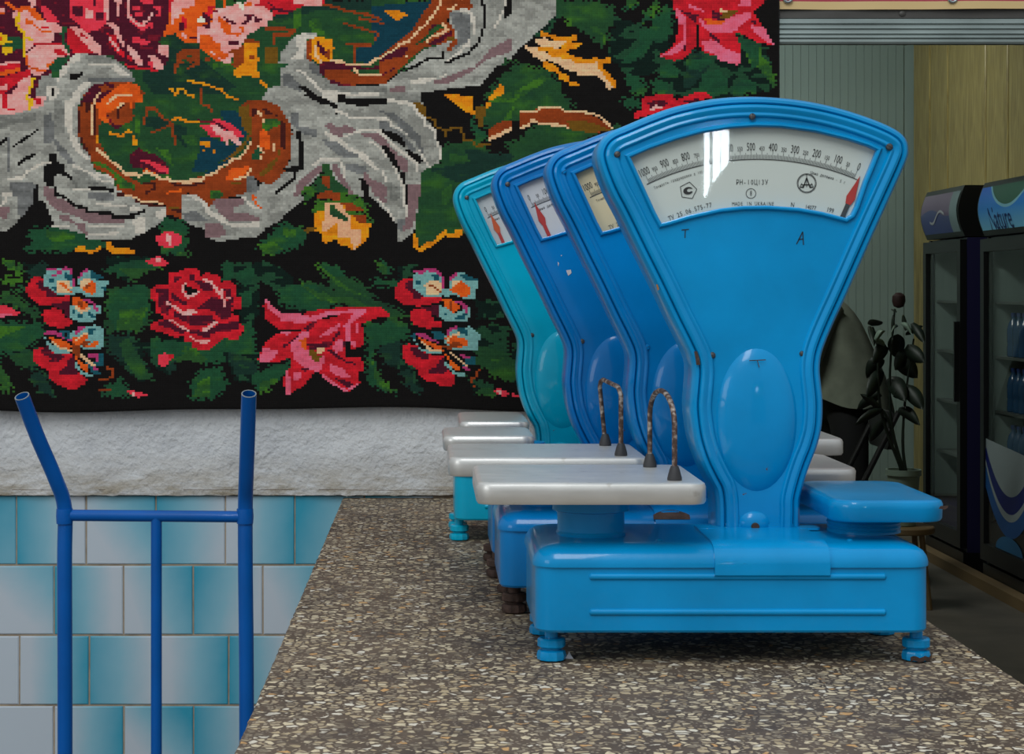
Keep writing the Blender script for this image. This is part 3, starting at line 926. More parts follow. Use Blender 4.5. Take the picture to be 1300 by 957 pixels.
R 330,270 400,240 480,220 560,300 740,300 740,380 800,480 890,550 850,600 790,640 690,640 560,590 490,530 490,470 340,380
M 400,260 490,220 540,300 670,310 590,370 490,380 520,340 440,310
M 690,370 740,300 780,450 790,500 700,510 590,500 590,460 660,440
t 980,280 1060,300 1060,410 1000,420 900,440 870,380 960,370
B 740,200 800,210 820,330 760,340 730,260
O 750,300 820,380 880,410 910,470 860,480 780,390
C*3.5 820,310 880,370 950,410
m*3.5 900,320 980,320 980,360
m*3 950,440 990,470
A*3.5 760,390 790,440 830,490 930,520
t 900,440 1030,480 1020,500 920,490
K 880,270 1000,275 1000,300 880,300
@490 330 7.975
R 80,350 110,250 180,190 270,185 280,300 390,370 570,380 540,430 350,470 180,460 100,400
M 190,230 260,200 290,290 390,350 400,380 290,390 260,330 190,290
M 340,490 530,450 540,580 470,560 460,520 380,500
R 240,560 260,510 380,500 460,530 480,610 570,640 550,680 420,700 270,660
A 265,160 340,100 500,90 560,150 600,180 590,280 560,370 400,380 330,330 270,290
m*4 300,110 350,130 400,90 450,110 500,100 550,150
m*3 575,180 575,280
t 300,220 350,200 350,260 310,250
t 460,140 550,160 550,230 480,190
C 390,260 430,210 550,220 560,290 540,360 420,350
B*3 430,250 490,270 550,330
A 630,200 700,120 830,140 850,200 940,220 940,270 910,290 910,380 840,400 700,360 580,370 570,300 640,290
m*4 650,190 720,130
t 750,150 850,160 930,200 850,210 790,200
C 670,220 760,210 760,260 670,280
O 640,300 770,210 850,270 850,350 780,380 730,350
A 540,450 700,540 830,480 860,490 860,560 820,620 600,630 540,560
O 570,390 640,390 740,470 740,500 680,540 590,460
B*3 650,420 660,500
m*4.5 720,420 790,450 820,520
t 570,530 620,530 600,560
t 720,560 820,540 800,610 700,600
@490 410 7.222
A 560,100 640,50 780,30 860,100 850,250 620,260 520,170
m*3.5 570,100 590,60 640,40
t 640,40 760,60 740,110 660,90
A 250,150 330,250 520,280 510,290 340,290 300,230
t 410,70 520,80 530,150 450,150
t 210,130 270,90 280,160
m 260,110 340,90 430,150 500,190 420,180
O 260,130 340,150 500,220 540,260 500,260 400,220
C*3 340,190 400,250 510,265
O 530,130 640,120 740,150 740,210 650,240 560,180
C*3 570,160 600,120 670,100
B 580,200 640,170 700,200 620,230 570,250 520,220
R 150,230 200,200 300,210 310,260 420,300 540,300 530,370 580,440 630,480 630,550 580,595 490,590 450,550 380,550 310,500 300,440 170,370
M 220,240 300,230 310,260 410,310 360,350 270,320
M 470,380 520,310 540,380 580,440 500,480 390,470 400,430 460,420
O 530,280 600,340 690,420 670,440 610,420
C*3 600,280 680,350 730,390
m*3.5 680,300 760,320
m*3 720,410 760,430
t 720,330 820,300 820,390 740,390
t 690,360 740,400 700,400
A*3.5 540,370 590,420 640,470 710,475
G 830,270 1090,300 1140,500 1000,430 830,400
G 810,640 880,590 1000,600 1000,660 850,665
g 950,340 1080,310 1040,360
r 980,610 1040,590 1140,635 1080,665 1010,640
P 1000,605 1070,620 1040,650
B*2.5 850,420 830,490 790,500 800,580
D 130,470 230,430 250,560 340,620 330,670 240,640 150,560
G 0,610 80,630 90,670 20,670
E 0,20 80,30 150,100 120,190 0,210
G 860,0 1000,0 1080,60 1000,20
# lily
@320 360 6.6
E 390,0 560,20 620,150 700,180 640,220 480,230 240,180 200,60
E 0,760 140,700 330,640 300,720 260,780 200,820 60,920 0,820
g 60,830 230,790 140,900 70,930
g 400,0 540,60 600,100 970,130 1180,200 1190,280 1070,220 560,140
G 690,0 970,100 1250,220 1250,360 1050,260
g 690,0 850,60 980,110 860,90
E 940,320 1200,340 1250,420 1050,460 1000,620 1100,820 1200,930 1150,945 1020,880 960,800 950,500
g 1000,640 1060,760 1200,920 1150,940 1040,850
D 1060,540 1250,480 1250,700 1120,700
R 100,130 180,200 240,250 430,260 470,235 610,215 800,195 1070,195 1180,270 1040,290 980,320 900,340 930,380 930,520 830,570 820,480 770,510 780,630 900,630 940,690 930,740 880,760 910,850 800,920 680,860 590,770 530,740 430,860 280,950 260,790 330,680 330,620 200,670 60,660 50,630 100,510 230,410 420,400 410,380 220,380 110,300 95,190
p 100,120 240,240 430,260 490,280 620,240 840,240 720,260 500,320 420,330 240,320 220,270 140,220
p 60,640 90,540 230,560 180,640 90,670
p 240,410 330,405 300,440
p 330,480 420,400 480,400 470,460 420,480 480,590 600,610 600,680 560,750 480,730 420,690 340,640
R 520,350 740,280 760,400 700,480 530,510 480,450
p 560,440 740,330 720,390 640,430 560,460
p 640,240 850,220 970,220 900,290 830,340 820,480 780,490 770,350 830,290 840,250
p 865,340 900,340 900,420 860,420
p 700,490 750,470 750,570 700,600 680,540
p 820,480 870,500 850,570
p 640,680 740,710 830,790 760,810 650,740
p 270,780 310,700 320,930 280,950
p 340,740 410,740 410,800 340,830
p*2.5 600,780 680,850 790,910 880,860
M 430,380 500,320 560,320 520,350 480,400 440,390
M 460,500 700,500 610,550 480,550
M 260,520 400,430 330,500 260,550
M 420,720 480,720 430,770
M 680,800 820,830 850,860 800,890
M*2.5 640,560 720,620 780,660 860,680
M 770,480 790,510 760,560
O 400,480 460,440 450,540 440,580 420,540
N 480,560 530,560 540,600 600,610 540,670 490,630
C 530,560 560,540 610,540 590,590 540,590
M*2 740,400 660,500 560,510
K*2.5 640,275 700,275 590,295
# top flowers left, last
@0 0 7.36
M 0,0 1251,0 1251,600 1100,570 1050,520 940,515 700,495 620,600 460,700 380,720 320,960 0,960
P 110,120 200,60 300,80 420,190 540,220 590,300 500,300 520,360 470,400 330,410 250,480 230,340 150,240
O 150,80 200,55 310,60 420,190 340,180 250,100 170,110
O 230,170 310,190 310,240 240,220
O*2 330,240 400,300 470,295
O*3 60,25 150,90
P 0,70 50,90 40,120 0,110
O 0,110 60,130 0,140
P 250,0 350,0 340,60 290,70
P 470,220 590,260 590,300 500,260
R 380,240 460,240 470,270 380,255
r 390,60 430,60 500,130 560,220 450,210 400,140
Y*4 170,130 160,230 220,310 230,530
Y*3 240,350 300,375
P 250,500 330,430 590,420 660,510 540,540 450,620 440,660 380,710 290,690 240,580
R*3 330,410 560,410
R 480,450 570,450 640,510 540,520
O*2.5 250,520 240,590 300,640 420,665
O 430,610 540,545 450,650
E 560,310 600,310 600,400 640,420 660,510 600,450
E 590,240 615,240 615,300 590,300
E 460,620 540,540 660,520 640,560 570,640 550,730 490,720
R 620,260 700,280 760,380 880,490 690,490 620,400
P 650,250 770,260 880,370 940,440 940,510 870,490 780,400 700,300
R 740,300 830,350 830,370 760,340
r 640,0 980,0 990,220 890,290 800,300 700,200 650,150
M 680,60 770,60 760,150 680,140
M 860,0 900,0 890,60 860,60
M 890,100 980,130 970,190 900,180
P 800,80 860,90 860,180 810,180
P 950,0 1020,0 1020,200 990,190 980,110
P 1075,0 1130,0 1120,150 1080,170
M 1020,0 1070,0 1070,160 1030,180
r 1150,60 1180,0 1251,0 1251,250 1170,200 1150,140
M 1220,60 1251,40 1251,200 1225,170
P*3 1200,60 1200,160 1251,210
P 960,200 1060,200 1120,280 1130,360 1251,460 1251,550 1180,480 1100,370 1060,280
R 1000,310 1080,330 1120,450 1200,510 1251,560 1251,600 1120,520 1040,430
P*2.5 1030,360 1100,460
r 1220,330 1251,330 1251,400 1220,380
r 1180,610 1251,620 1251,650 1200,640
E 40,350 200,350 210,460 120,470 30,430
Y 0,300 60,330 60,380 120,380 120,395 0,420
Y 20,440 120,430 120,480 60,510 20,480
O 0,350 20,350 20,390 0,390
R 0,610 60,590 190,600 180,650 100,690 0,700
P*3 0,600 60,600 70,575 190,575
O 0,670 180,630 180,660 70,700 0,700
R 0,730 150,680 270,650 300,700 200,740 0,900
P 70,900 150,830 170,770 280,700 310,740 250,890 240,960 70,960
P 0,800 70,790 70,850 0,850
Y*4 310,740 290,800 270,850 255,957
s 330,830 400,760 400,957 330,900
@0 120 7.36
P 0,0 15,0 20,130 40,140 70,60 70,0 250,0 330,20 430,20 410,100 290,140 180,170 90,190 0,190
R 15,0 75,0 70,60 50,150 15,130
R 320,25 385,25 385,100 330,100
M 270,0 330,0 330,30 290,40
R 80,125 150,130 150,150 80,145
Y*3.5 255,0 280,130 310,50
@160 0 7.36
M -10,0 390,0 390,270 300,400 400,450 400,540 340,640 290,660 0,650 -10,400
r 50,60 130,60 130,90 60,90
r 70,120 150,120 150,150 80,150
r 110,0 250,10 240,45 150,30
r 250,50 330,60 330,160 250,160 300,120
r 10,150 60,230 180,300 200,250 240,260 240,200 190,220 160,220 60,180 20,60
P*2.5 20,0 20,150 100,220 180,250
P*3 240,120 210,180 170,210
r 50,330 100,340 240,400 180,420 60,390
P 0,400 80,460 150,560 150,610 120,610 60,550 0,450
P 320,420 400,430 400,530 300,500 290,450
P 210,520 270,520 350,600 340,640 290,660 250,620
r 200,560 260,580 250,640 210,600
R*3 0,610 140,640 290,655
R 0,500 70,560 60,590 0,540
O 395,0 820,0 840,100 900,200 1000,300 920,560 850,580 700,450 700,410 550,410 500,360 460,310 340,340 390,220
R 390,0 440,0 440,110 400,110
P 420,50 480,0 650,0 650,50 540,80 540,130 490,130 500,180 450,180 450,290 440,300
O 520,80 720,50 700,180 660,300 550,280 560,180
R 520,150 570,170 570,290 530,240
O 460,310 560,370 660,370 660,400 550,400
P 660,260 800,210 800,100 830,80 940,60 1100,30 1251,0 1251,230 1180,290 1100,370 1050,500 1000,500 980,600 900,580 780,470 700,400 670,400
O 690,320 780,330 830,380 890,420 880,480 950,500 940,550 860,540 780,450 700,450
O 850,140 900,170 990,240 990,310 1070,300 1060,340 930,320 890,260
O 890,0 930,20 920,80 900,60
O 1040,250 1100,240 1090,300
O 1080,30 1251,20 1251,60 1100,60
R 760,60 830,50 800,140 740,150
M 500,200 540,200 540,290 490,290
M 720,110 800,180 770,270 700,240 760,230 720,170
M 820,90 850,90 850,120 820,120
M 910,150 950,180 1030,210 1030,230 930,210
M 1100,130 1190,130 1190,160 1251,180 1251,200 1170,190 1080,240 1070,220 1130,180
M 945,375 1065,380 1065,410 965,430
M 580,345 660,345 660,370 590,365
W0 660,180 700,155 745,170 745,210 670,215
W0 1000,10 1080,20 1110,50 1080,130 1060,60
P 520,300 570,340 570,360 520,350
B 950,480 1080,440 1110,370 1200,365 1250,400 1080,640 990,620 1000,500
o 1000,650 1090,600 1110,490 1170,410 1240,400 1220,600 1250,740 1210,710 1080,710 1060,740 1000,700
B 1110,630 1190,520 1200,560 1130,640
B 470,500 560,450 700,460 700,600 590,640 560,640 640,580 500,600 460,680 440,680 440,590 470,590
G 530,560 620,570 540,600
G 560,510 640,520 560,535
o*3 570,755 660,770 740,785 810,815 890,840 950,900 1040,930
o*3 420,830 470,890 480,830 540,830 570,880 630,900
B*3 700,840 710,957
B 740,530 790,540 780,570 720,560
@320 0 7.36
R 0,0 690,0 690,20 640,60 470,50 370,120 250,130 200,150 180,90 0,60
P 0,60 100,60 180,110 190,180 150,200 140,240 60,260 0,320
P 0,0 70,0 60,40 0,50
P 390,0 640,0 670,20 640,60 390,40
M*2 180,90 370,100
M*2 140,20 210,70
M 0,140 20,130 40,170 90,170 80,200 30,200
o -70,400 50,400 60,560 40,640 70,730 150,810 140,840 90,790 50,720 0,720 -70,700
B -30,510 30,510 30,560 -30,560
B 0,370 50,390 50,410 0,400
"""
# ---------------- setting
def grid_sheet(x0, x1, z0, z1, nx, nz, fy, flip=False):
    b = MB(); V_ = []; 
    for j in range(nz+1):
        for i in range(nx+1):
            x = x0+(x1-x0)*i/nx; z = z0+(z1-z0)*j/nz; V_.append((x, fy(x, z, i/nx, j/nz), z))
    F_ = [(j*(nx+1)+i, j*(nx+1)+i+1, (j+1)*(nx+1)+i+1, (j+1)*(nx+1)+i) for j in range(nz) for i in range(nx)]
    return b.add(V_, F_)
# plaster: a thick, uneven sheet whose lower lip overhangs the tiles
def pl_y(x, z, u, v):
    n = noise.noise(Vector((x*5, 1.3, z*7)))*.006+noise.noise(Vector((x*22, 4, z*22)))*.003
    lip = math.exp(-((z-.972)/.02)**2)*.004
    return WY-.012+n-lip*(.6+.6*noise.noise(Vector((x*9, 0, 0))))
b = MB(); nx, nz = 260, 60; x0, x1 = -3., .74; V_ = []
for j in range(nz+1):
    for i in range(nx+1):
        x = x0+(x1-x0)*i/nx; v = j/nz; z = .962+.32*v if j < nz else 3.41
        if j == 0: z += .003*noise.noise(Vector((x*30, 2, 0)))+.0025*noise.noise(Vector((x*90, 7, 0)))
        V_.append((x, pl_y(x, z, 0, 0) if j < nz else WY-.012, z))
F_ = [(j*(nx+1)+i, j*(nx+1)+i+1, (j+1)*(nx+1)+i+1, (j+1)*(nx+1)+i) for j in range(nz) for i in range(nx)]
o = len(V_)
V_ += [(x, WY+.22, .962) for x in (x0, x1)]+[(x, WY+.22, 3.41) for x in (x0, x1)]+[(x, WY+.01, .962) for x in (x0, x1)]
top = [(nz*(nx+1)+i) for i in range(nx+1)]
F_ += [(o, o+2, o+3, o+1), tuple(top)+(o+3, o+2), tuple((j*(nx+1)+nx) for j in range(nz+1))+(o+3, o+1, o+5), (o, o+4)+tuple(j*(nx+1) for j in range(nz+1))[:]+(o+2,),
       tuple(range(nx+1))+(o+5, o+4), (o+4, o+5, o+1, o)]
b.add(V_, F_); wall = struct(b.build('wall_back', M_plaster))
# tiled dado; each tile a piece of it
dado = struct(MB().box((-3., WY+.0006, 0), (.74, WY+.22, .9615)).build('trim_1', M_grout))
tile_me = None
def tile_mesh(w):
    h = .0735; e = .0022; b = MB()
    r0 = [(-w, .004, -h), (w, .004, -h), (w, .004, h), (-w, .004, h)]
    r1 = [(-w, -.0005, -h), (w, -.0005, -h), (w, -.0005, h), (-w, -.0005, h)]
    r2 = [(-w+e, -.0025, -h+e), (w-e, -.0025, -h+e), (w-e, -.0025, h-e), (-w+e, -.0025, h-e)]
    return b.loft([r0, r1, r2], True, False, True)
TW = .0735
proto = tile_mesh(TW).build('tile', M_tile, dado, sharp=20); proto.location = (0, WY, -5)
# (direction x, direction z, offset) of the blue shading fired into each tile
L_, R_, U_, UR, UL, WH, BL = (-1, 0, .45), (1, 0, .45), (0, 1, .5), (.8, .7, .4), (-.8, .6, .5), (0, 0, .08), (-.25, .2, .85)
rows = [(628, 21-88.5, [BL, L_, (.7, .5, .35), (-.8, .1, .5), R_, (-.75, .2, .6), L_]),
        (717, 69-177, [WH, (.5, .5, .2), L_, (.85, .3, .42), (-.9, .25, .45), (.8, .35, .35), L_]),
        (806, 25-88.5, [WH, R_, (-.8, 0, .45), R_, L_, WH, R_]),
        (895, 69-177, [L_, WH, R_, UR, L_, BL, WH]), (984, 25-88.5, [WH, R_, L_, R_, WH, UR, L_]), (1073, 69-177, [R_, WH, L_, R_, BL, WH, L_])]
first = True
for ry, rx, cs in rows:
    for i in range(-4, 7):
        X = (rx+88.4*(i+.5)-PX)*.0017; Z = EYE+(PY-ry-1.5-43.2)*.0017
        if X > .05 or X < -1.75: continue
        if ry > 720 and X > -.05: continue
        t_ = proto if first else link('tile', proto.data, dado)
        first = False
        c = cs[i % len(cs)] if i >= 0 else random.choice([L_, R_, WH, UR])
        t_.location = (X+random.uniform(-.0006, .0006), WY+random.uniform(-.0005, .0005), Z)
        t_.rotation_euler = (random.uniform(-.004, .004), random.uniform(-.003, .003), random.uniform(-.004, .004))
        t_.color = ((c[0]+1)/2, (c[1]+1)/2, c[2], 1)
struct(MB().box((-3, 3.99, 0), (-.2, WY+.004, .058)).build('baseboard_back', M_grout))
# floor of hall and back room
struct(MB().box((-4, -2, -.1), (6.2, 13.6, 0)).build('floor', M_floor))
# back room
RX, RY = 3.35, 12.95
b = MB().box((-.5, RY+.02, 0), (RX+.1, RY+.15, 3.4))
rearw = struct(b.build('wall_rear', M_panel))
rib = MB().box((-.0265, -.003, 0), (.0265, .01, 3.4)).build('panel', M_panel, rearw)
xs_ = [-.1+.055*i for i in range(62)]
for i, x in enumerate(xs_):
    r_ = rib if i == 0 else link('panel', rib.data, rearw)
    r_.location = (x, RY+.012+.0015*(i % 2), 0)
sidew = struct(MB().box((RX+.015, 4.3, 0), (RX+.15, RY+.15, 3.4)).build('wall_right', M_wood))
bd = MB(); w = .205
bd.loft([[(.02, -w, 0), (.02, w, 0), (.02, w, 3.4), (.02, -w, 3.4)], [(.0, -w, 0), (.0, w, 0), (.0, w, 3.4), (.0, -w, 3.4)], [(-.006, -w+.008, 0), (-.006, w-.008, 0), (-.006, w-.008, 3.4), (-.006, -w+.008, 3.4)]], True, False, True)
bd0 = bd.build('board', M_wood, sidew, sharp=20)
for i in range(20):
    r_ = bd0 if i == 0 else link('board', bd0.data, sidew)
    r_.location = (RX+.004*(i % 3), RY-.22-.42*i, 0)
struct(MB().box((-.6, WY+.22, 0), (-.5, RY+.15, 3.4)).build('wall_left', M_cream))
struct(MB().box((-.6, WY+.0, 3.4), (RX+.15, RY+.15, 3.5)).build('ceiling', M_ceil))
struct(MB().box((1.95, WY, 0), (6.2, WY+.25, 3.41)).build('wall_front_right', M_cream))
struct(MB().box((.74, WY+.03, 2.02), (1.95, WY+.25, 3.41)).build('trim_2', M_cream))
# window high in the far end of the hall, behind the viewer
wy = -12.; sc_ = (2.37*2+12)/F
def wp(x, y): return (PX and (x-PX)*sc_, EYE+(PY-y)*sc_)
M_day = mat('daylight_pane', (236, 244, 255), .5, emit=26)
win = struct(MB().box((1.6, wy-.25, 0), (4.4, wy-.1, 3.6)).build('wall_far', M_cream))
wf = MB()
panes = [[(896, 168), (902.5, 163), (902.5, 236), (896, 251)], [(907, 164), (916, 164), (916, 218), (907, 231)], [(917.5, 164), (927, 164), (927, 205), (917.5, 216)]]
window = struct(MB().box((wp(890,0)[0], wy-.1, wp(0,262)[1]), (wp(945,0)[0], wy-.085, wp(0,150)[1])).build('window_1', M_fgrey))
for q in panes:
    pts = [wp(*c) for c in q]
    MB().loft([[(x, wy-.085, z) for x, z in pts], [(x, wy-.07, z) for x, z in pts]], True, True, True).build('pane', M_day, window)
# counter
b = MB()
out = [(-.190, 1.62), (.673, 1.62), (.673, WY-.004), (-.190, WY-.004)]
lft = [(-.190+.0016*noise.noise(Vector((0, y*40, 0)))+.0012*noise.noise(Vector((5, y*150, 0))), y) for y in np.linspace(1.62, WY-.004, 300)]
rgt = [(.673+.0016*noise.noise(Vector((9, y*40, 0)))+.0012*noise.noise(Vector((7, y*150, 0))), y) for y in np.linspace(WY-.004, 1.62, 300)]
loop = lft+rgt
b.loft([[(x, y, CT-.05) for x, y in loop], [(x, y, CT-.003) for x, y in loop], [(x+(.002 if x < 0 else -.002), y, CT) for x, y in loop]], True, True, True)
counter = thing('counter', 'long speckled terrazzo market counter that carries the scales', 'counter', (0, 0, 0))
b.build('counter_top', M_terr, counter, sharp=50)
MB().box((-.15, 1.7, 0), (.63, WY-.006, CT-.05)).build('counter_base', M_cream, counter)
# ---------------- woven carpet
def make_rug():
    g, keys, xs, ys = rug_cells(RUG_TEXT, np=np)
    ny, nx = g.shape; kid = {k: i for i, k in enumerate(keys)}
    dx = (xs[1]-xs[0]); sh = int(round(473/dx)); y0 = int(np.searchsorted(ys, 322))
    lo, hi = int(np.searchsorted(xs, 175)), int(np.searchsorted(xs, 503))
    for i in range(lo, hi):
        if 0 <= i+sh < nx-4 and xs[i+sh] > 650: g[y0:, i+sh] = g[y0:, i]
    xl = int(np.searchsorted(xs, 0)); g[y0:, :xl] = g[y0:, sh:sh+xl]
    # small leaves in the field that the scales cover
    rr = random.Random(5)
    for _ in range(46):
        cx, cy = rr.uniform(640, 960), rr.uniform(150, 320); 
        if cy < 150+max(0, (800-cx)*.55): continue
        a = rr.uniform(0, PI); L, w_ = rr.uniform(14, 34), rr.uniform(5, 11); k_ = rr.choice('GGEDg')
        GX, GY = np.meshgrid(xs-cx, ys-cy); u = GX*math.cos(a)+GY*math.sin(a); v = -GX*math.sin(a)+GY*math.cos(a)
        g[(u/L)**2+(v/w_)**2 < 1] = kid[k_]
    # ragged leaf edges
    rs = np.random.RandomState(3); G2 = g.copy()
    leaf = np.isin(g, [kid[k] for k in 'GEDgF']); blk = g == kid['K']
    for dj, di in ((0, 1), (0, -1), (1, 0), (-1, 0)):
        nb = np.roll(np.roll(g, dj, 0), di, 1); nl = np.isin(nb, [kid[k] for k in 'GEDg'])
        m = blk & nl & (rs.rand(ny, nx) < .3); G2[m] = nb[m]
        m = leaf & (nb == kid['K']) & (rs.rand(ny, nx) < .3); G2[m] = kid['K']
    g = G2
    col = rug_colours(g, keys, np)
    lc = np.clip(np.where(col <= .04045, col/12.92, ((col+.055)/1.055)**2.4)*np.where(np.isin(g, [kid[k] for k in 'GEDFTAtg']), 1.15, np.where(np.isin(g, [kid[k] for k in 'SsdWKV']), 1.32, 1.5))[..., None], 0, .9)
    S = .0017*3.985/4.03; ex0, ex1, ey0, ey1 = -70., 990., -60., 520.
    gx = np.linspace(ex0, ex1, nx+1); gy = np.linspace(ey0, ey1, ny+1)
    V_ = []
    for j in range(ny+1):
        for i in range(nx+1):
            px, py = gx[i], gy[j]; v = j/ny
            sag = (2.5*math.sin((px+60)/330*PI)+1.2*math.sin(px/47))*max(0, (v-.75)/.25)
            x = (px-PX)*S; z = EYE+(PY-py-sag)*S
            y = 3.985+.004*noise.noise(Vector((x*4, 0, z*3)))+.0008*noise.noise(Vector((x*60, 3, z*60)))
            if j == ny or i == nx: y += .002
            V_.append((x, y, z))
    F_ = [((j+1)*(nx+1)+i, (j+1)*(nx+1)+i+1, j*(nx+1)+i+1, j*(nx+1)+i) for j in range(ny) for i in range(nx)]
    me = bpy.data.meshes.new('carpet'); me.from_pydata(V_, [], F_)
    at = me.color_attributes.new('stitch', 'FLOAT_COLOR', 'CORNER')
    c = np.ones((ny*nx, 4, 4), np.float32); c[:, :, :3] = lc.reshape(-1, 1, 3); at.data.foreach_set('color', c.ravel())
    uv = me.uv_layers.new(name='UVMap'); J, I = np.meshgrid(np.arange(ny), np.arange(nx), indexing='ij')
    u = np.zeros((ny*nx, 4, 2), np.float32); base = np.stack([I.ravel(), J.ravel()], 1)
    for k_, d in enumerate(((0, 1), (1, 1), (1, 0), (0, 0))): u[:, k_] = base+np.array(d)
    uv.data.foreach_set('uv', u.ravel())
    me.materials.append(M_wool); me.polygons.foreach_set('use_smooth', [True]*len(me.polygons))
    o = link('wall_carpet', me); s = o.modifiers.new('thickness', 'SOLIDIFY'); s.thickness = .009; s.offset = -1
    return tag(o, 'black woven carpet with grey scrolls, red roses and lilies hung on the wall', 'carpet')
rug = make_rug()
# ---------------- counter scales. Local frame: x along the front, y away, z up from the counter
BX, BY = .3597, 2.34
def D(px, py): return ((px-547)*.001-BX, (370-py)*.001+.445)      # dial face, 1 px = 1 mm
PL = 2.37-BY                                                      # depth of the dial face
COVER = [(1007,700),(1007,675),(1007.5,650),(1008,632),(1014,608),(1021,587),(1029,567),(1034.5,547),(1036.5,528),(1036.5,508),(1034.5,488),(1033,469),(1035,450),(1041,431),(1052,405),(1064,379),(1084,334),(1104,289),(1125,243),(1142,205),(1146,190),(1141,177),(1119,164.5),(1077,149.5),(1034,139),(992,133.3),(950,131.7),(907,134.8),(862,144),(830,155),(801,167),(779,177),(769.5,190),(770,206),(782,238),(797.5,268),(821,316),(842,358),(863,402),(878,432),(887.5,454),(890,472),(888.5,495),(887,515),(888.5,535),(892.5,559),(901,585),(911.5,607),(918,620),(921,640),(921.5,675),(921.5,700)]
WIN = [(801,200),(824.6,189.7),(858.5,177.9),(892,168.6),(926,163),(959,160.8),(992,161.8),(1034.6,167.5),(1077,177.7),(1102,185.8),(1113,191),(1105,211),(1097,230),(1086,262),(1081,272),(1074,276.5),(1064.6,274),(1044.6,268.8),(1014,263.5),(975,260.8),(944,261.3),(913,264.6),(874.6,273),(850,280.5),(840,283),(832,268),(822,246),(811,222)]
def dpt(P, y): return [(p[0], y, p[1]) for p in P]
def fill2(outer, hole, y):
    polys = [[Vector((p[0], p[1], 0)) for p in outer]]+([[Vector((p[0], p[1], 0)) for p in hole]] if hole else [])
    allp = [p for q in polys for p in q]; fs = tessellate_polygon(polys)
    return [(p.x, y, p.y) for p in allp], [tuple(f) for f in fs]
cov2 = [Vector(p) for p in smooth_pts([Vector(D(*p)) for p in COVER], 4)]
win2 = [Vector(D(*p)) for p in WIN]
win2 = [p for i in range(len(win2)) for p in (win2[i], (win2[i]+win2[(i+1) % len(win2)])/2)]
# COVER runs up the right side and back down the left: its left-hand side is the inside of the outline
def inn(d): return offset(cov2, d*.001, False)
SGN = 1
_t = inn(10)
if (sum(p.x for p in _t[10:60])/50 > sum(p.x for p in cov2[10:60])/50): SGN = -1
def inset(d): return offset(cov2, SGN*d*.001, False)
WS = 1
_a = offset(win2, .004, True)
if max(p.x for p in _a) < max(p.x for p in win2): WS = -1
def wout(d): return offset(win2, WS*d*.001, True)
def cover_mb():
    b = MB(); prof = [(0, .012), (.3, .002), (1.6, -.0006), (4.5, -.0019), (7.5, -.0014), (9.6, .0002), (10.8, .0004), (12.4, -.0007), (14, -.0012), (15.5, -.0006), (17.5, .0026)]
    b.loft([dpt(inset(d), PL+y) for d, y in prof], close=False)
    b.add(*fill2(inset(17.5), wout(6.2), PL+.0026))
    b.loft([dpt(wout(d), PL+y) for d, y in ((6.2, .0026), (5.4, -.0002), (4, -.0022), (2, -.0024), (.6, -.001), (0, .001), (0, .013))])
    return b
def shell_mb():
    b = MB(); prof = [(1.5, .014), (-.45, .012), (-.55, .0045), (-2.4, .0022), (-6, .003), (-9, .007), (-10.5, .015), (-10.5, .05), (-10, .085), (-5, .097), (4, .1)]
    b.loft([dpt(inset(d), PL+y) for d, y in prof], close=False)
    b.add(*fill2(inset(4), None, PL+.1))
    return b
def dome_mb():
    b = MB(); c = Vector(D(961, 533)); rings = []
    for f, h in ((1, 0), (.97, .0018), (.9, .0048), (.78, .0078), (.6, .0102), (.4, .0118), (.2, .0126), (.02, .0128)):
        rings.append([(c.x+.0515*f*math.cos(a), PL+.0032-h, c.y+.0915*f*math.sin(a)*(1 if math.sin(a) < 0 else 1)) for a in [2*PI*i/48 for i in range(48)]])
    return b.loft(rings, True, False, True)
CX_, CY_ = 963., 527.
def pol(r, deg): a = math.radians(deg); return (CX_+r*math.sin(a), CY_-r*math.cos(a))
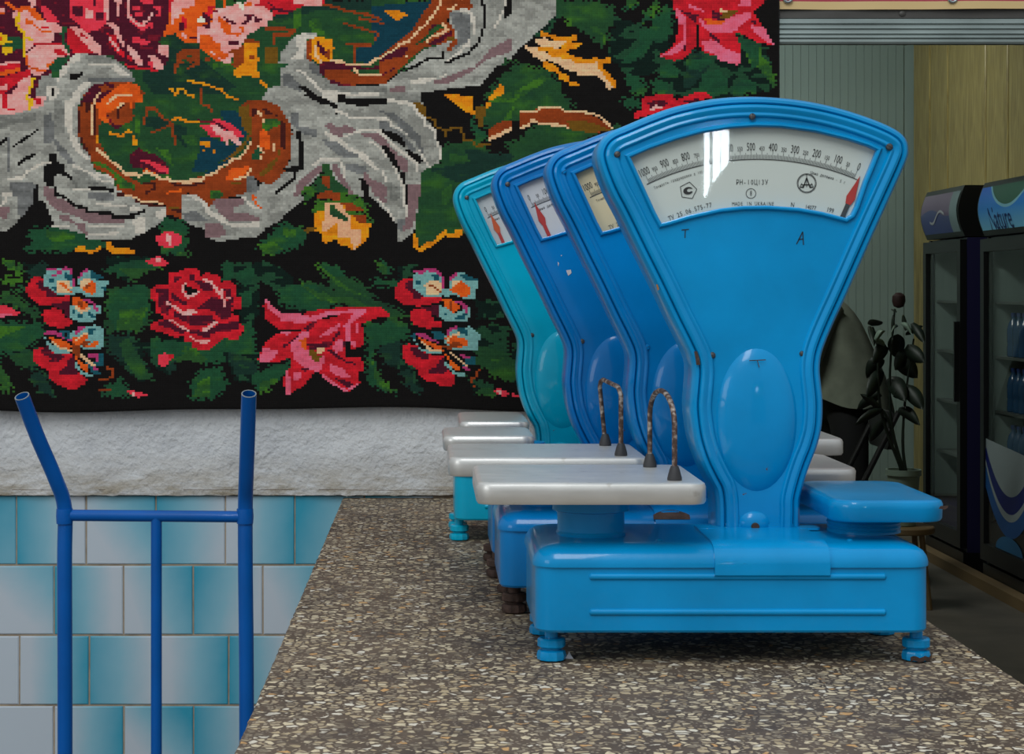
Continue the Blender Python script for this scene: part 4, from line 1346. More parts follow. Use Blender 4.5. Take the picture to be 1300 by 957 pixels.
def print_mb(rev, what):
    b = MB(); y = PL+.0095
    ticks, letters, emblem, num = what == 'ticks', what == 'letters', what[:6] == 'emblem', what[0] == '#'
    def put(V_, F_, c, deg=0):
        a = math.radians(-deg); x0, z0 = D(*c)
        b.add([(x0+(u*math.cos(a)-v*math.sin(a))*.001, y, z0+(u*math.sin(a)+v*math.cos(a))*.001) for u, v in V_], F_)
    def seg(p, q, w):
        p, q = Vector(D(*p)), Vector(D(*q)); n = (q-p).normalized(); n = Vector((-n.y, n.x))*w*.0005
        b.add([(v.x, y, v.y) for v in (p+n, q+n, q-n, p-n)], [(0, 1, 2, 3)])
    ang = (lambda v: 22.3-v*.0473) if not rev else (lambda v: -25+v*.0473)
    for v in range(0, 1001, 50):
        if not ((num and v == int(what[1:])) or (ticks and v % 100)): continue
        bigt = v % 100 == 0; s = str(v)
        P_ = text_polys(s, 14.5 if bigt else 8., .50 if bigt else .58)
        put(*P_, pol(341 if bigt else 339, ang(v)), ang(v))
    for i in range(201 if ticks else 0):
        v = i*5; L = 11 if i % 10 == 0 else (8 if i % 5 == 0 else 5.5)
        seg(pol(326, ang(v)), pol(326+L, ang(v)), .45)
    arc = [pol(325.5, -25.6+i*48.8/40) for i in range(41)]
    for p, q in zip(arc[:-1], arc[1:]):
        if ticks: seg(p, q, 1.0)
    def arctext(s, size, r, a0, a1, sx=.8):
        for i, ch in enumerate(s):
            if ch == ' ': continue
            a = a0+(a1-a0)*i/max(1, len(s)-1); put(*text_polys(ch, size, sx), pol(r, a), a)
    if letters and not rev:
        arctext('Точность градуировки ± 100г', 5.2, 317, -24.3, -12.3, .75)
        arctext('Цена деления - 5 г', 5.4, 316, 12.6, 20.6, .75)
        arctext('ТУ 25.06.575-77', 8.5, 273.5, -24.0, -12.6, .8)
        for i, ch in enumerate('РН-10Ц13У'): put(*text_polys(ch, 9, .72), (938+i*4.6, 231))
        for i, ch in enumerate('MADE IN UKRAINE'):
            if ch != ' ': put(*text_polys(ch, 6.6, .72), (932.5+i*3.6, 258.2+.25*abs(i-7)*.2), (i-7)*.5)
        put(*text_polys('N', 8, .8), (1008, 259.5), 8); put(*text_polys('14077', 7.5, .75), (1031, 263), 10)
        put(*text_polys('199', 8.5, .75), (1056, 266.5), 14)
    if what == 'emblem1' and not rev:
        pts = [(875+11.2*math.sin(2*PI*i/5+.15), 241.5-11.2*math.cos(2*PI*i/5+.15)) for i in range(5)]
        for i in range(5): seg(pts[i], pts[(i+1) % 5], .8)
        ell = [(6.4*math.cos(a), 4.7*math.sin(a)) for a in [2*PI*i/24 for i in range(24)]]
        inn_ = [(1.4+2.9*math.cos(a), .3+2.2*math.sin(a)) for a in [2*PI*i/24 for i in range(24)]]
        o_, f_ = fill2([Vector(p) for p in ell], [Vector(p) for p in inn_], 0)
        f_ = [f for f in f_ if not all(o_[i][0] > 3.1 and abs(o_[i][2]) < 3.6 for i in f)]
        put([(p[0], p[2]) for p in o_], f_, (875, 241.5), -12)
    if what == 'emblem2' and not rev:
        ringc = (1026, 232)
        for r in (12.2, 11.0):
            c_ = [(ringc[0]+r*math.sin(2*PI*i/36), ringc[1]+r*math.cos(2*PI*i/36)) for i in range(36)]
            for i in range(36): seg(c_[i], c_[(i+1) % 36], .7)
        cx, cy = ringc
        for p, q, w in (((0,-12),(0,5),.8),((-4.5,6),(0,-7),1.4),((4.5,6),(0,-7),1.4),((-7,2),(7,2),.9),((-8.5,5),(-4.2,5),1.6),((4.2,5),(8.5,5),1.6),((-6.4,0),(-8.5,4.6),.6),((-6.4,0),(-4.2,4.6),.6),((6.4,0),(8.5,4.6),.6),((6.4,0),(4.2,4.6),.6),((-3,2),(3,2),1.2)):
            seg((cx+p[0], cy+p[1]), (cx+q[0], cy+q[1]), w)
    if what == 'emblem3' and not rev:
        c_ = [(955+6.2*math.sin(2*PI*i/24), 245+6.2*math.cos(2*PI*i/24)) for i in range(24)]
        for i in range(24): seg(c_[i], c_[(i+1) % 24], .7)
        put(*text_polys('8', 9, .6), (955, 245))
    if letters and rev:
        arctext('Цена деления - 5 г', 6, 317, -24, -14, .85)
    if what == 'emblem1' and rev:
        c_ = [(890+8*math.sin(2*PI*i/24), 236+8*math.cos(2*PI*i/24)) for i in range(24)]
        for i in range(24): seg(c_[i], c_[(i+1) % 24], .7)
    if letters and rev:
        for i, ch in enumerate('РН-10Ц13У'): put(*text_polys(ch, 9, .72), (938+i*4.6, 231))
    return b
def needle_mb(deg):
    tip, sh, t2 = pol(331, deg), pol(301, deg), pol(160, deg)
    a = Vector(D(*tip)); m = Vector(D(*sh)); e = Vector(D(*t2)); n = (a-e).normalized(); n = Vector((-n.y, n.x))
    head, shaft = MB(), MB(); y = PL+.0085; m2 = Vector(D(*pol(292, deg)))
    def prism(b, P): b.loft([[(p.x, y, p.y) for p in P], [(p.x, y+.0012, p.y) for p in P]], True, True, True)
    prism(head, [a, m+n*.0058, m2+n*.0034, m2-n*.0034, m-n*.0058])
    prism(shaft, [m2+n*.0028, m2-n*.0028, e-n*.0035, e+n*.0035])
    return head, shaft
def screw_mb(c2, r, y):
    b = MB(); b.lathe([(r, -.002), (r, .0008), (r*.75, .0022), (r*.3, .0026)], (c2[0], y, c2[1]), 14, 'y')
    return b
XL, XR, YF, YB = -.235, .235, 2.22-BY, 2.46-BY
def base_mb():
    b = MB(); prof = [(-.012, .041), (-.002, .0392), (0, .042), (0, .1195)]
    b.loft([[(x, y, z) for x, y in rrect(XL-o_, YF-o_, XR+o_, YB+o_, .024+o_)] for o_, z in prof], True, True, False); return b
HOOD = [(-.0012, .1168), (.0028, .117), (.003, .1215), (.0012, .128), (-.003, .1342), (-.0105, .139), (-.022, .1418), (-.035, .1425)]
def hood_mb():
    b = MB(); b.loft([[(x, y, z) for x, y in rrect(XL-o_, YF-o_, XR+o_, YB+o_, .026+max(o_, -.01))] for o_, z in HOOD], True, False, True); return b
def bracket_mb(s):
    x0, x1 = .337-BX, .474-BX; x0, x1 = (x0, x1) if s > 0 else (-x1, -x0)
    path = [(YF-.006, .1085), (YF-.0062, .122), (YF-.0045, .130), (YF+.002, .1375), (YF+.012, .1425), (YF+.024, .1452), (YF+.04, .1458), (PL+.02, .1458)]
    b = MB(); rings = []
    for x, z_, in ((x0, 0), (x0+.001, .0), (x1-.001, 0), (x1, 0)):
        rings.append([(x, y, z) for y, z in path]+[(x, y+.004, z-.0035) for y, z in reversed(path)])
    return b.loft(rings, True, True, True)
def pan_mb(x0, x1, y0, y1, zt, zb, r, tap=.0, ed=.004):
    b = MB(); rings = []
    for o_, z in ((-.007, zb+.003), (-.0045-tap, zb), (-.002-tap, zb), (-tap, zb+.003), (-tap*.3, zt-.010), (0, zt-.006), (-ed*.35, zt-.0022), (-ed, zt-.0004), (-ed-.004, zt)):
        rings.append([(x, y, z) for x, y in rrect(x0-o_, y0-o_, x1+o_, y1+o_, r+o_*.9, 8)])
    b.loft(rings, True, False, True)
    b.loft([[(x, y, zt-.004) for x, y in rrect(x0+.007, y0+.007, x1-.007, y1-.007, r-.006, 8)], [(x, y, zb+.003) for x, y in rrect(x0+.007, y0+.007, x1-.007, y1-.007, r-.006, 8)]], True, True, False)
    return b
def foot_mb():
    b = MB(); b.lathe([(.012, 0), (.0165, .002), (.0172, .007), (.016, .012), (.012, .0138)], n=40, lobes=10, la=.035)
    b.lathe([(.0115, .0138), (.0115, .0165)], n=16)
    b.lathe([(.0145, .0162), (.0165, .018), (.0165, .026), (.0145, .028)], n=40, lobes=10, la=.03)
    b.lathe([(.008, .028), (.008, .0415)], n=12); return b
PROTO = {}
def P(key, fn):
    if key not in PROTO:
        o = fn().build(key if isinstance(key, str) else key[0], None, sharp=32); PROTO[key] = o.data; bpy.data.objects.remove(o)
    return PROTO[key]
def part(name, me, m, par):
    me2 = me.copy(); me2.materials.clear(); me2.materials.append(m); return link(name, me2, par)
def usq(pts, r):
    b = MB(); b.tube(pts, r, 10); return b
def scale_thing(label, idx, sh, dz, dsh, rev, paintm, plate, feetm, small_m, small_col=None, spo=None, wire='round', needle=None, marks=None, rust=False):
    t = thing('counter_scale', label, 'scale', (BX+sh, BY+dz, CT), 0, 'counter scales lined up on the terrazzo')
    s = -1 if rev else 1; dd = dsh-sh
    def P2(name, key, fn, m, x=0.):
        o = part(name, P(key, fn), m, t); o.location.x = x; return o
    P2('base_box', 'base_box', base_mb, paintm); P2('hood', 'hood', hood_mb, paintm)
    for z in (.106, .0637):
        b = MB(); xa, xb = (748-547)*2.22/F-BX, (1125-547)*2.22/F-BX
        if s < 0: xa, xb = -xb, -xa
        b.tube([(xa, YF+.001, z), (xa+.002, YF+.001, z), (xb-.002, YF+.001, z), (xb, YF+.001, z)], .0042, 12, rads=[.0022, .0042, .0042, .0022])
        b.build('rib', paintm, t)
    o = bracket_mb(s).build('bracket', paintm, t); o.location.x = dd*.6 if rev else 0
    P2('dial_cover', 'dial_cover', cover_mb, paintm, dd); P2('dial_housing', 'dial_housing', shell_mb, paintm, dd)
    P2('belly_dome', 'belly_dome', dome_mb, paintm, dd)
    MB().add(*fill2(wout(4), None, PL+.0102)).build('dial_plate', plate, t).location.x = dd
    for nm, wh in [('scale_marks', 'ticks'), ('dial_lettering', 'letters'), ('emblem', 'emblem1')]+([] if rev else [('emblem', 'emblem2'), ('emblem', 'emblem3')])+[('numeral', '#%d' % v) for v in range(0, 1001, 100)]:
        o = P2(nm, (nm, wh, rev), lambda: print_mb(rev, wh), M_ink, dd)
        if nm in ('scale_marks', 'dial_lettering'): o['kind'] = 'stuff'
    hd, shf = needle_mb(needle if needle is not None else (23.3 if not rev else -24.2))
    hd.build('needle', M_red if idx != 3 else M_orange, t).location.x = dd
    shf.build('needle_shaft', M_dark if not rev else M_red, t).location.x = dd
    MB().add(*fill2(wout(2.5), None, PL+.005)).build('dial_glass', M_glass, t).location.x = dd
    for i, (c, r) in enumerate((((783.5, 196), .0042), ((955, 148), .0042), ((1129, 186.5), .0045), ((904.5, 451), .0042), ((1019, 449), .0038))):
        q = screw_mb(D(*c), r, PL-(.0006 if i < 3 else -.002)).build('screw', M_steel if (i < 3 and idx in (0, 2)) else (paintm if i == 2 or idx == 1 else M_steel), t)
        q.location.x = dd
        x, z = D(*c); a = .6+i
        sl = MB().tube([(x-r*.8*math.cos(a), PL-.0028+(0 if i < 3 else .0026), z-r*.8*math.sin(a)), (x+r*.8*math.cos(a), PL-.0028+(0 if i < 3 else .0026), z+r*.8*math.sin(a))], .0005, 6).build('slot', M_seam, q)
    # neck foot: bump, tabs and the fixing screw
    c = D(958, 662); b = MB(); rings = []
    for f, h in ((1, 0), (.85, .003), (.6, .0055), (.3, .0068), (.02, .007)):
        rings.append([(c[0]+.020*f*math.cos(a), PL+.003-h, c[1]-.003+.016*f*math.sin(a)) for a in [2*PI*i/28 for i in range(28)]])
    b.loft(rings, True, False, True); b.build('neck_boss', paintm, t).location.x = dd
    c = D(958, 668); screw_mb(c, .0052, PL-.006).build('fixing_screw', M_rust, t).location.x = dd
    for xa, xb in ((885, 908), (1010, 1040)):
        MB().loft([[(x, y, z) for x, y in rrect(D(xa, 0)[0], PL-.012, D(xb, 0)[0], PL+.014, .006)] for z in (.1435, .1465)], True, True, True).build('tab', paintm, t).location.x = dd
    MB().box((D(921.5, 0)[0], PL+.001, .143), (D(1007, 0)[0], PL+.004, .150)).build('neck_flange', paintm, t).location.x = dd
    # large pan
    xa, xb = .054-BX, .327-BX; pm = lambda a_, b_: (a_, b_) if s > 0 else (-b_, -a_)
    x0, x1 = pm(xa, xb)
    pn = pan_mb(x0, x1, 2.2-BY, 2.441-BY, .2194, .1935, .02).build('large_pan', M_alu, t)
    cx = ((750-547)*2.33/F-BX)*s
    b = MB(); b.lathe([(.043, .1425), (.0436, .146), (.0418, .148), (.0418, .172), (.0418, .1725)], (cx, -.01, 0), 40)
    b.lathe([(.0455, .1725), (.048, .1735), (.048, .2), (.03, .2005)], (cx, -.01, 0), 40); b.build('pan_column', paintm, t)
    # small pan
    x0, x1 = pm(.485-BX, .6256-BX); q = (x0, x1, 2.25-BY, 2.50-BY, .1925 if small_col else .2, .1665 if small_col else .1745, .034)
    if spo: q = spo
    sp_ = pan_mb(*q, .001, .006).build('small_pan', small_m, t)
    cx = (.547-BX)*s if not spo else max(-.185, (q[0]+q[1])/2); top = .172 if small_col else q[5]+.002
    prof = [(.046, .1425)]
    for i in range(5):
        z = .145+i*.005; prof += [(.046, z), (.0445, z+.002), (.046, z+.0045)]
    prof += [(.040, .171), (.040, top)]
    MB().lathe(prof, (cx, .02, 0), 40).build('small_pan_column', paintm, t)
    if wire:
        zr, zf = 2.40-BY, 2.232-BY; xr_, xf = .2815-BX, .2914-BX
        if wire == 'round':
            pts = [(xr_, zr, .222), (xr_, zr, .285)]+[(xr_+(xf-xr_)*(1-math.cos(a))/2, zr+(zf-zr)*(1-math.cos(a))/2, .285+.037*math.sin(a)) for a in [PI*i/12 for i in range(1, 12)]]+[(xf, zf, .285), (xf, zf, .222)]
        else:
            pts = [(xr_+.004, zr, .222), (xr_-.004, zr, .306), (xr_-.003, zr-.004, .313), (xr_, zr-.012, .3165), (xf-.003, zf+.012, .3135), (xf-.002, zf+.004, .310), (xf, zf, .303), (xf, zf, .222)]
        wr = usq(pts, .0033).build('wire_guard', M_wire, t)
        for x, y in ((xr_+(.004 if wire != 'round' else 0), zr), (xf, zf)):
            MB().lathe([(.0088, .2194), (.0088, .2225), (.0062, .232), (.0045, .2365)], (x, y, 0), 16).build('rubber_cone', M_rubber, wr)
    for fx in (-.2142, .2259):
        for fy in (2.253-BY, 2.425-BY):
            o = part('foot', P('foot', foot_mb), feetm, t); o.location = (fx*s, fy, 0)
            if feetm is M_rust: o['label'] = 'rusty brown levelling foot'
    for px, y in ((837, 2.27), (1079, 2.27)):
        x = ((px-547)*y/F-BX)*s
        MB().lathe([(.004, .1415), (.004, .1432), (.002, .1445)], (x, y-BY, 0), 12).build('screw', paintm, t)
    return t
S1 = scale_thing('frontmost bright blue counter scale with a painted blue right pan', 0, 0, 0, 0, False, M_blue[0], M_plate[0], M_blue[0], M_blue[0], True, None, 'round')
S2 = scale_thing('second blue scale with a yellowed dial, square wire guard and rusty feet', 1, -.030, .335, -.044, False, M_blue[1], M_plate[1], M_rust, M_alu, False, None, 'square')
S3 = scale_thing('third scale, deep blue with a red needle at the left of its dial', 2, -.030, .66, -.112, True, M_blue[2], M_plate[2], M_rust, M_alu, False, (.018-.3297, .160-.3297, 2.86-3.0, 3.05-3.0, .2242, .2, .02), None)
S4 = scale_thing('rearmost turquoise scale with an orange needle, next to the carpet', 3, -.083, 1.09, -.17, True, M_blue[3], M_plate[3], M_blue[3], M_alu, False, (.050-.2767, .175-.2767, 3.30-3.43, 3.56-3.43, .2160, .192, .02), None)
# marker letters, scratch and chips on the front scale
def strokes(name, segs, w, m, par, y):
    b = MB()
    for p, q in segs:
        p, q = Vector(D(*p)), Vector(D(*q)); n = (q-p).normalized(); n = Vector((-n.y, n.x))*w*.0005
        b.loft([[(v.x, y, v.y) for v in (p+n, q+n, q-n, p-n)], [(v.x, y-.0002, v.y) for v in (p+n, q+n, q-n, p-n)]], True, True, True)
    return b.build(name, m, par)
strokes('marker_letter', [((865.5, 291.8), (875, 291)), ((870.3, 292), (869.8, 302))], 1.3, M_marker, S1, PL+.0022)
strokes('marker_letter', [((1011.5, 310), (1019.5, 294)), ((1019.5, 294), (1020.5, 311)), ((1014, 304), (1020, 303))], 1.3, M_marker, S1, PL+.0022)
strokes('scratch', [((950, 457.5), (971, 456.5))], 1.2, M_rust, S1, PL-.0072); strokes('scratch', [((960, 457.5), (962.5, 466))], 1.0, M_rust, S1, PL-.0082)
def blob(pts, y, m, par, name='paint_chip', dx=0):
    P_ = [Vector(D(*p)) for p in pts]
    b = MB(); b.loft([[(v.x+dx, y, v.y) for v in P_], [(v.x+dx, y-.0003, v.y) for v in P_]], True, True, True); return b.build(name, m, par)
blob([(881,446),(885,446),(888,456),(889,463),(884,463),(883,455)], PL-.0005, M_rust, S1)
blob([(833,361),(835,361),(837,367),(835,369)], PL+.0016, mat('ochre_chip', (150, 100, 40), .7), S1)
M_white = mat('pale_primer_chip', (196, 190, 190), .6)
# white chips on the third scale's face
for q in ([(-3,-4),(4,-5),(5,0),(0,4)], [(-1,-4),(1,-2),(0,3)], [(-1,-1),(1,-1),(0,1)]):
    k_ = [([(-3,-4),(4,-5),(5,0),(0,4)], (882, 340)), ([(-1,-4),(1,-2),(0,3)], (866, 326)), ([(-1,-1),(1,-1),(0,1)], (871, 312))]
for q, (cx, cy) in k_:
    blob([(cx+a*1.1, cy+b_*1.1) for a, b_ in q], PL+.0022, M_white, S3, dx=-.082)
# chipped patch along the second scale's hood, and chips on the front scale's pan and foot
def hood_y(z):
    for (o0, z0), (o1, z1) in zip(HOOD[1:-1], HOOD[2:]):
        if z0 <= z <= z1: return YF-(o0+(o1-o0)*(z-z0)/(z1-z0))
    return YF
b = MB(); xx = (826-547)*2.57/F-(BX-.03); n = 14
BP = [(YF-.0062, .122), (YF-.0045, .130), (YF+.002, .1375), (YF+.012, .1425), (YF+.024, .1452)]
def br_y(z):
    for (y0, z0), (y1, z1) in zip(BP[:-1], BP[1:]):
        if z0 <= z <= z1: return y0+(y1-y0)*(z-z0)/(z1-z0)
    return YF
rows_ = [[(xx+.002+.05*i/n, br_y(z)-.0009, z) for i in range(n+1) for z in [.1335+f_*(.0022+.0085*math.sin(PI*(.06+.88*i/n))**.6)]] for f_ in (0, .35, .7, 1)]
b.loft(rows_, False); b.build('paint_chip', M_rust, S2)
MB().loft([[(x, 2.2497-BY-d_, z) for x, z in ((.622-BX+.001, .187), (.614-BX, .1865), (.612-BX, .1835), (.619-BX, .1825), (.6225-BX, .1845))] for d_ in (.0, .0012)], True, True, True).build('paint_chip', M_rust, S1)
MB().loft([[(.2259+.0182*math.cos(a), 2.253-BY+.0182*math.sin(a), z+.0012*math.sin(a*9)) for a in [PI*1.3+PI*.62*i/10 for i in range(11)]] for z in (.002, .0075)], False).build('paint_chip', M_rust, S1)
# ---------------- blue hand truck
def hand_truck():
    t = thing('hand_truck', 'blue tubular hand truck standing in front of the tiled wall', 'hand truck', (W(197, 0, 3.29)[0], 3.29, 0))
    d = 3.29; x0 = t.location.x
    def L(px, py, dd=0): 
        x, y, z = W(px, py, d+dd); return (x-x0, y-d, z)
    r = .0132
    def rail(top, bend, foot):
        tx, ty, td = top
        pts = smooth_pts([Vector(L(foot[0], 1340)), Vector(L(foot[0], 900)), Vector(L(bend[0], bend[1]+70)), Vector(L(*bend)), Vector(L(bend[0]+(tx-bend[0])*.22, bend[1]-38, td*.25)), Vector(L(bend[0]+(tx-bend[0])*.62, bend[1]-88, td*.6)), Vector(L(tx, ty, td))], 6)
        b = MB(); b.tube(pts, r, 20, caps=False)
        # hollow mouth
        n = 20; dr = (pts[-1]-pts[-2]).normalized(); up = dr.orthogonal().normalized(); sd = dr.cross(up); p = pts[-1]
        b.loft([[p+(up*math.cos(2*PI*k/n)+sd*math.sin(2*PI*k/n))*rr-dr*dp for k in range(n)] for rr, dp in ((r, 0), (r*.82, -.0003), (r*.8, .03), (r*.8, .09))], True, False, True)
        o = b.build('side_tube', M_truck, t, sharp=60)
        q = MB(); q.loft([[p+(up*math.cos(2*PI*k/n)+sd*math.sin(2*PI*k/n))*rr+dr*dp for k in range(n)] for rr, dp in ((r*1.0, .0), (r*.98, .0008), (r*.84, .0008), (r*.82, 0))], True)
        q.build('tube_rim', M_eye, o)
        return o
    rail((28, 503, -.10), (82, 645), (82.5, 0)); rail((316, 500, -.10), (311.5, 645), (313, 0))
    MB().tube([L(82, 654), L(312, 656)], .0102, 16).build('cross_bar', M_truck, t)
    MB().tube([L(198.5, 656), L(198.5, 1340)], .0098, 16).build('centre_tube', M_truck, t)
    for x in (82, 311): MB().lathe([(.0145, -.013), (.0152, 0), (.0145, .013)], L(x, 655), 16, 'z').build('weld_collar', M_truck, t)
    MB().tube([L(82, 1180), L(312, 1180)], .0102, 12).build('cross_bar', M_truck, t)
    MB().tube([L(40, 1330), L(355, 1330)], .009, 12).build('axle', M_rust, t)
    for x in (48, 346):
        c = L(x, 1330); b = MB(); b.lathe([(.03, -.02), (.066, -.022), (.068, 0), (.066, .022), (.03, .02)], (c[0], c[1], .069), 28, 'x'); b.build('wheel', M_rubber, t)
    MB().box((L(60, 0)[0], -.26, .0), (L(335, 0)[0], .01, .006)).build('toe_plate', M_truck, t)
    return t
hand_truck()
tag(MB().loft([[W(717, 834, 2.262)[:2]+(CT+.0002,), W(728, 834, 2.262)[:2]+(CT+.0002,), W(723, 831, 2.29)[:2]+(CT+.0002,)], [(W(721,0,2.264)[0], 2.264, CT+.005), (W(724,0,2.264)[0], 2.264, CT+.005), (W(722.5, 0, 2.268)[0], 2.268, CT+.008)]], True, True, True).build('paper_scrap', M_paper), 'tiny white paper scrap beside the front scale\'s left foot', 'paper')
# ---------------- banner and shutter rail over the opening
zb = lambda py: EYE+(PY-py)*.0017
bn = thing('banner', 'red vinyl banner with a yellow hem and steel eyelets above the opening', 'banner', (0, 0, 0))
def band(z0, z1, y, n=60):
    b = MB(); R_ = []
    for i in range(n+1):
        x = .735+1.3*i/n; o_ = .004*math.sin(x*9)+.002*math.sin(x*31); 
        R_.append([(x, y+o_, z0+.0012*math.sin(x*5)), (x, y+o_, z1), (x, y+o_+.003, z1), (x, y+o_+.003, z0+.0012*math.sin(x*5))])
    return b.loft(R_, True, True, True)
band(zb(5), zb(-160), 4.0).build('banner_sheet', M_redvinyl, bn)
band(zb(14), zb(4.5), 3.997).build('banner_hem', M_yvinyl, bn)
for px in (996, 1203, 1410):
    b = MB(); c = Vector(((px-PX)*.0017, 3.99, zb(1.5)))
    b.loft([[(c.x+r*math.cos(a), c.y+y, c.z+r*math.sin(a)) for a in [2*PI*i/24 for i in range(24)]] for r, y in ((.0105, .004), (.0105, -.001), (.008, -.0025), (.0055, -.001), (.0055, .004))], True)
    b.build('eyelet', M_eye, bn)
rl = thing('shutter_rail', 'ribbed grey metal shutter rail across the top of the opening', 'rail', (0, 0, 0))
MB().box((.7405, 4.006, zb(25)), (1.949, 4.028, zb(10))).build('steel_angle', M_angle, rl)
b = MB(); prof = [(4.026, zb(57.5)), (4.004, zb(57.5)), (4.002, zb(55)), (4.004, zb(51)), (3.999, zb(50)), (4.002, zb(46)), (3.998, zb(45)), (4.002, zb(39.5)), (3.998, zb(38.5)), (4.003, zb(33)), (3.999, zb(32)), (4.004, zb(26)), (4.026, zb(25.5))]
b.loft([[(x, y, z) for y, z in prof] for x in (.7405, 1.949)], True, True, True).build('rail_profile', M_rail, rl, sharp=15)
MB().lathe([(.007, -.001), (.007, .002), (.004, .004)], ((1142-PX)*.0017, 4.006, zb(19)), 14, 'y').build('screw', M_angle, rl)
# ---------------- glass-door fridges against the wooden wall
def fridge(label, y0, y1, h, purple, sign, nb):
    t = thing('display_fridge', label, 'fridge', (2.67, y0, 0), 0, 'display fridges along the wooden wall'); w = y1-y0; d = .62; hc = h-.26
    b = MB(); b.box((0, 0, .1), (d, .025, hc)); b.box((0, w-.025, .1), (d, w, hc)); b.box((d-.02, .025, .1), (d, w-.025, hc)); b.box((0.01, .025, .1), (d-.02, w-.025, .3)); b.box((.01, .025, hc-.03), (d-.02, w-.025, hc))
    b.build('cabinet', purple, t)
    MB().box((.02, .03, .31), (d-.03, .034, hc-.04)).box((.02, w-.034, .31), (d-.03, w-.03, hc-.04)).box((d-.03, .034, .31), (d-.025, w-.034, hc-.04)).build('liner', M_fgrey, t)
    dr = MB(); f = .06
    dr.box((-.035, .005, .12), (-.002, f, hc-.01)); dr.box((-.035, w-f, .12), (-.002, w-.005, hc-.01)); dr.box((-.035, f, .12), (-.002, w-f, .2)); dr.box((-.035, f, hc-.07), (-.002, w-f, hc-.01))
    door = dr.build('door', M_fblack, t)
    MB().box((-.022, f, .2), (-.018, w-f, hc-.07)).build('door_glass', M_fglass, door)
    MB().box((-.06, .02, .85), (-.036, .035, 1.25)).build('handle', M_fblack, door)
    MB().box((-.02, 0, .0), (d, w, .1)).build('plinth', M_fblack, t)
    for z in (.55, .82, 1.08, 1.34):
        if z < hc-.15: MB().box((.03, .036, z), (d-.06, w-.036, z+.012)).build('shelf', M_shelf, t)
    # curved sign canopy
    n = 10; prof = [(-.012-.035*math.sin(PI*i/n), hc+.005+(h-hc-.005)*i/n) for i in range(n+1)]
    MB().loft([[(x, y, z) for x, z in prof]+[(.3, y, h), (.3, y, hc+.005)] for y in (0, w)], True, True, True).build('canopy', M_fblack, t)
    MB().loft([[(x-.003, y, z) for x, z in prof[1:-1]] for y in (.02, w-.02)], False).build('sign_panel', sign, t)
    return t, prof, w, h, hc
k = N('lilac_sign'); g = k.n('SeparateXYZ', {0: k.n('TexCoord').outputs['Generated']})
wv = k.math('ADD', g.outputs[2], k.math('MULTIPLY', k.math('SINE', k.math('MULTIPLY', g.outputs[1], 6.5)), .1))
c_ = k.ramp(wv, [(0, lin((60, 76, 140))), (.5, lin((70, 80, 124))), (.52, lin((110, 96, 122))), (.95, lin((122, 108, 130)))])
c_ = k.mix(k.math('LESS_THAN', g.outputs[1], .2), c_, lin((120, 142, 146)))
k.set('Base Color', c_); k.set('Roughness', .4); M_sign1 = k.m
k = N('water_sign'); g = k.n('SeparateXYZ', {0: k.n('TexCoord').outputs['Generated']})
dxx = k.math('SUBTRACT', g.outputs[1], .45); par_ = k.math('ADD', k.math('MULTIPLY', k.math('MULTIPLY', dxx, dxx), 3.6), .5)
hill = k.math('GREATER_THAN', g.outputs[2], par_); rim = k.math('LESS_THAN', k.math('ABSOLUTE', k.math('SUBTRACT', g.outputs[2], par_)), .035)
c_ = k.ramp(g.outputs[2], [(0, lin((120, 195, 230))), (.5, lin((36, 126, 205))), (1, lin((24, 96, 200)))])
c_ = k.mix(hill, c_, lin((46, 92, 74))); c_ = k.mix(rim, c_, lin((120, 176, 196)))
k.set('Base Color', c_); k.set('Roughness', .4); M_sign2 = k.m
f1, prof, w, h, hc = fridge('narrow fridge with a lilac sign and purple side, the farther of the two', 9.29, 10.0, 1.93, M_fpurple, M_sign1, 0)
M_signw = mat('sign_white', (176, 182, 188), .5); M_signink = mat('sign_ink', (24, 52, 110), .5)
def on_sign(V_, F_, prof, yc, zc, par, m, name, mirror=1):
    b = MB(); q = []
    for u, v in V_:
        z = zc+v; 
        zz = [p[1] for p in prof]; i = max(0, min(len(prof)-2, sum(1 for a in zz if a <= z)-1)); tt = (z-zz[i])/(zz[i+1]-zz[i])
        x = prof[i][0]+(prof[i+1][0]-prof[i][0])*tt
        q.append((x-.006, yc-u, z))
    b.add(q, F_); return b.build(name, m, par)
swv = [(-.14+.28*i/14, .02*math.sin(i/14*2*PI-PI*.9)+.035*(i/14-.5)) for i in range(15)]
V_ = [(a, b_+.006) for a, b_ in swv]+[(a, b_-.006) for a, b_ in swv]; F_ = [(i, i+1, 16+i, 15+i) for i in range(14)]
on_sign(V_, F_, prof, .38, hc+.115, f1, M_signw, 'sign_swoosh')
f2, prof, w, h, hc = fridge('wider fridge with a blue water sign and wave decal, nearest the frame edge', 8.12, 8.96, 1.92, M_fblack, M_sign2, 1)
V_, F_ = text_polys('Nature', .15, .8); on_sign(V_, F_, prof, w-.34, hc+.075, f2, M_signink, 'sign_lettering')
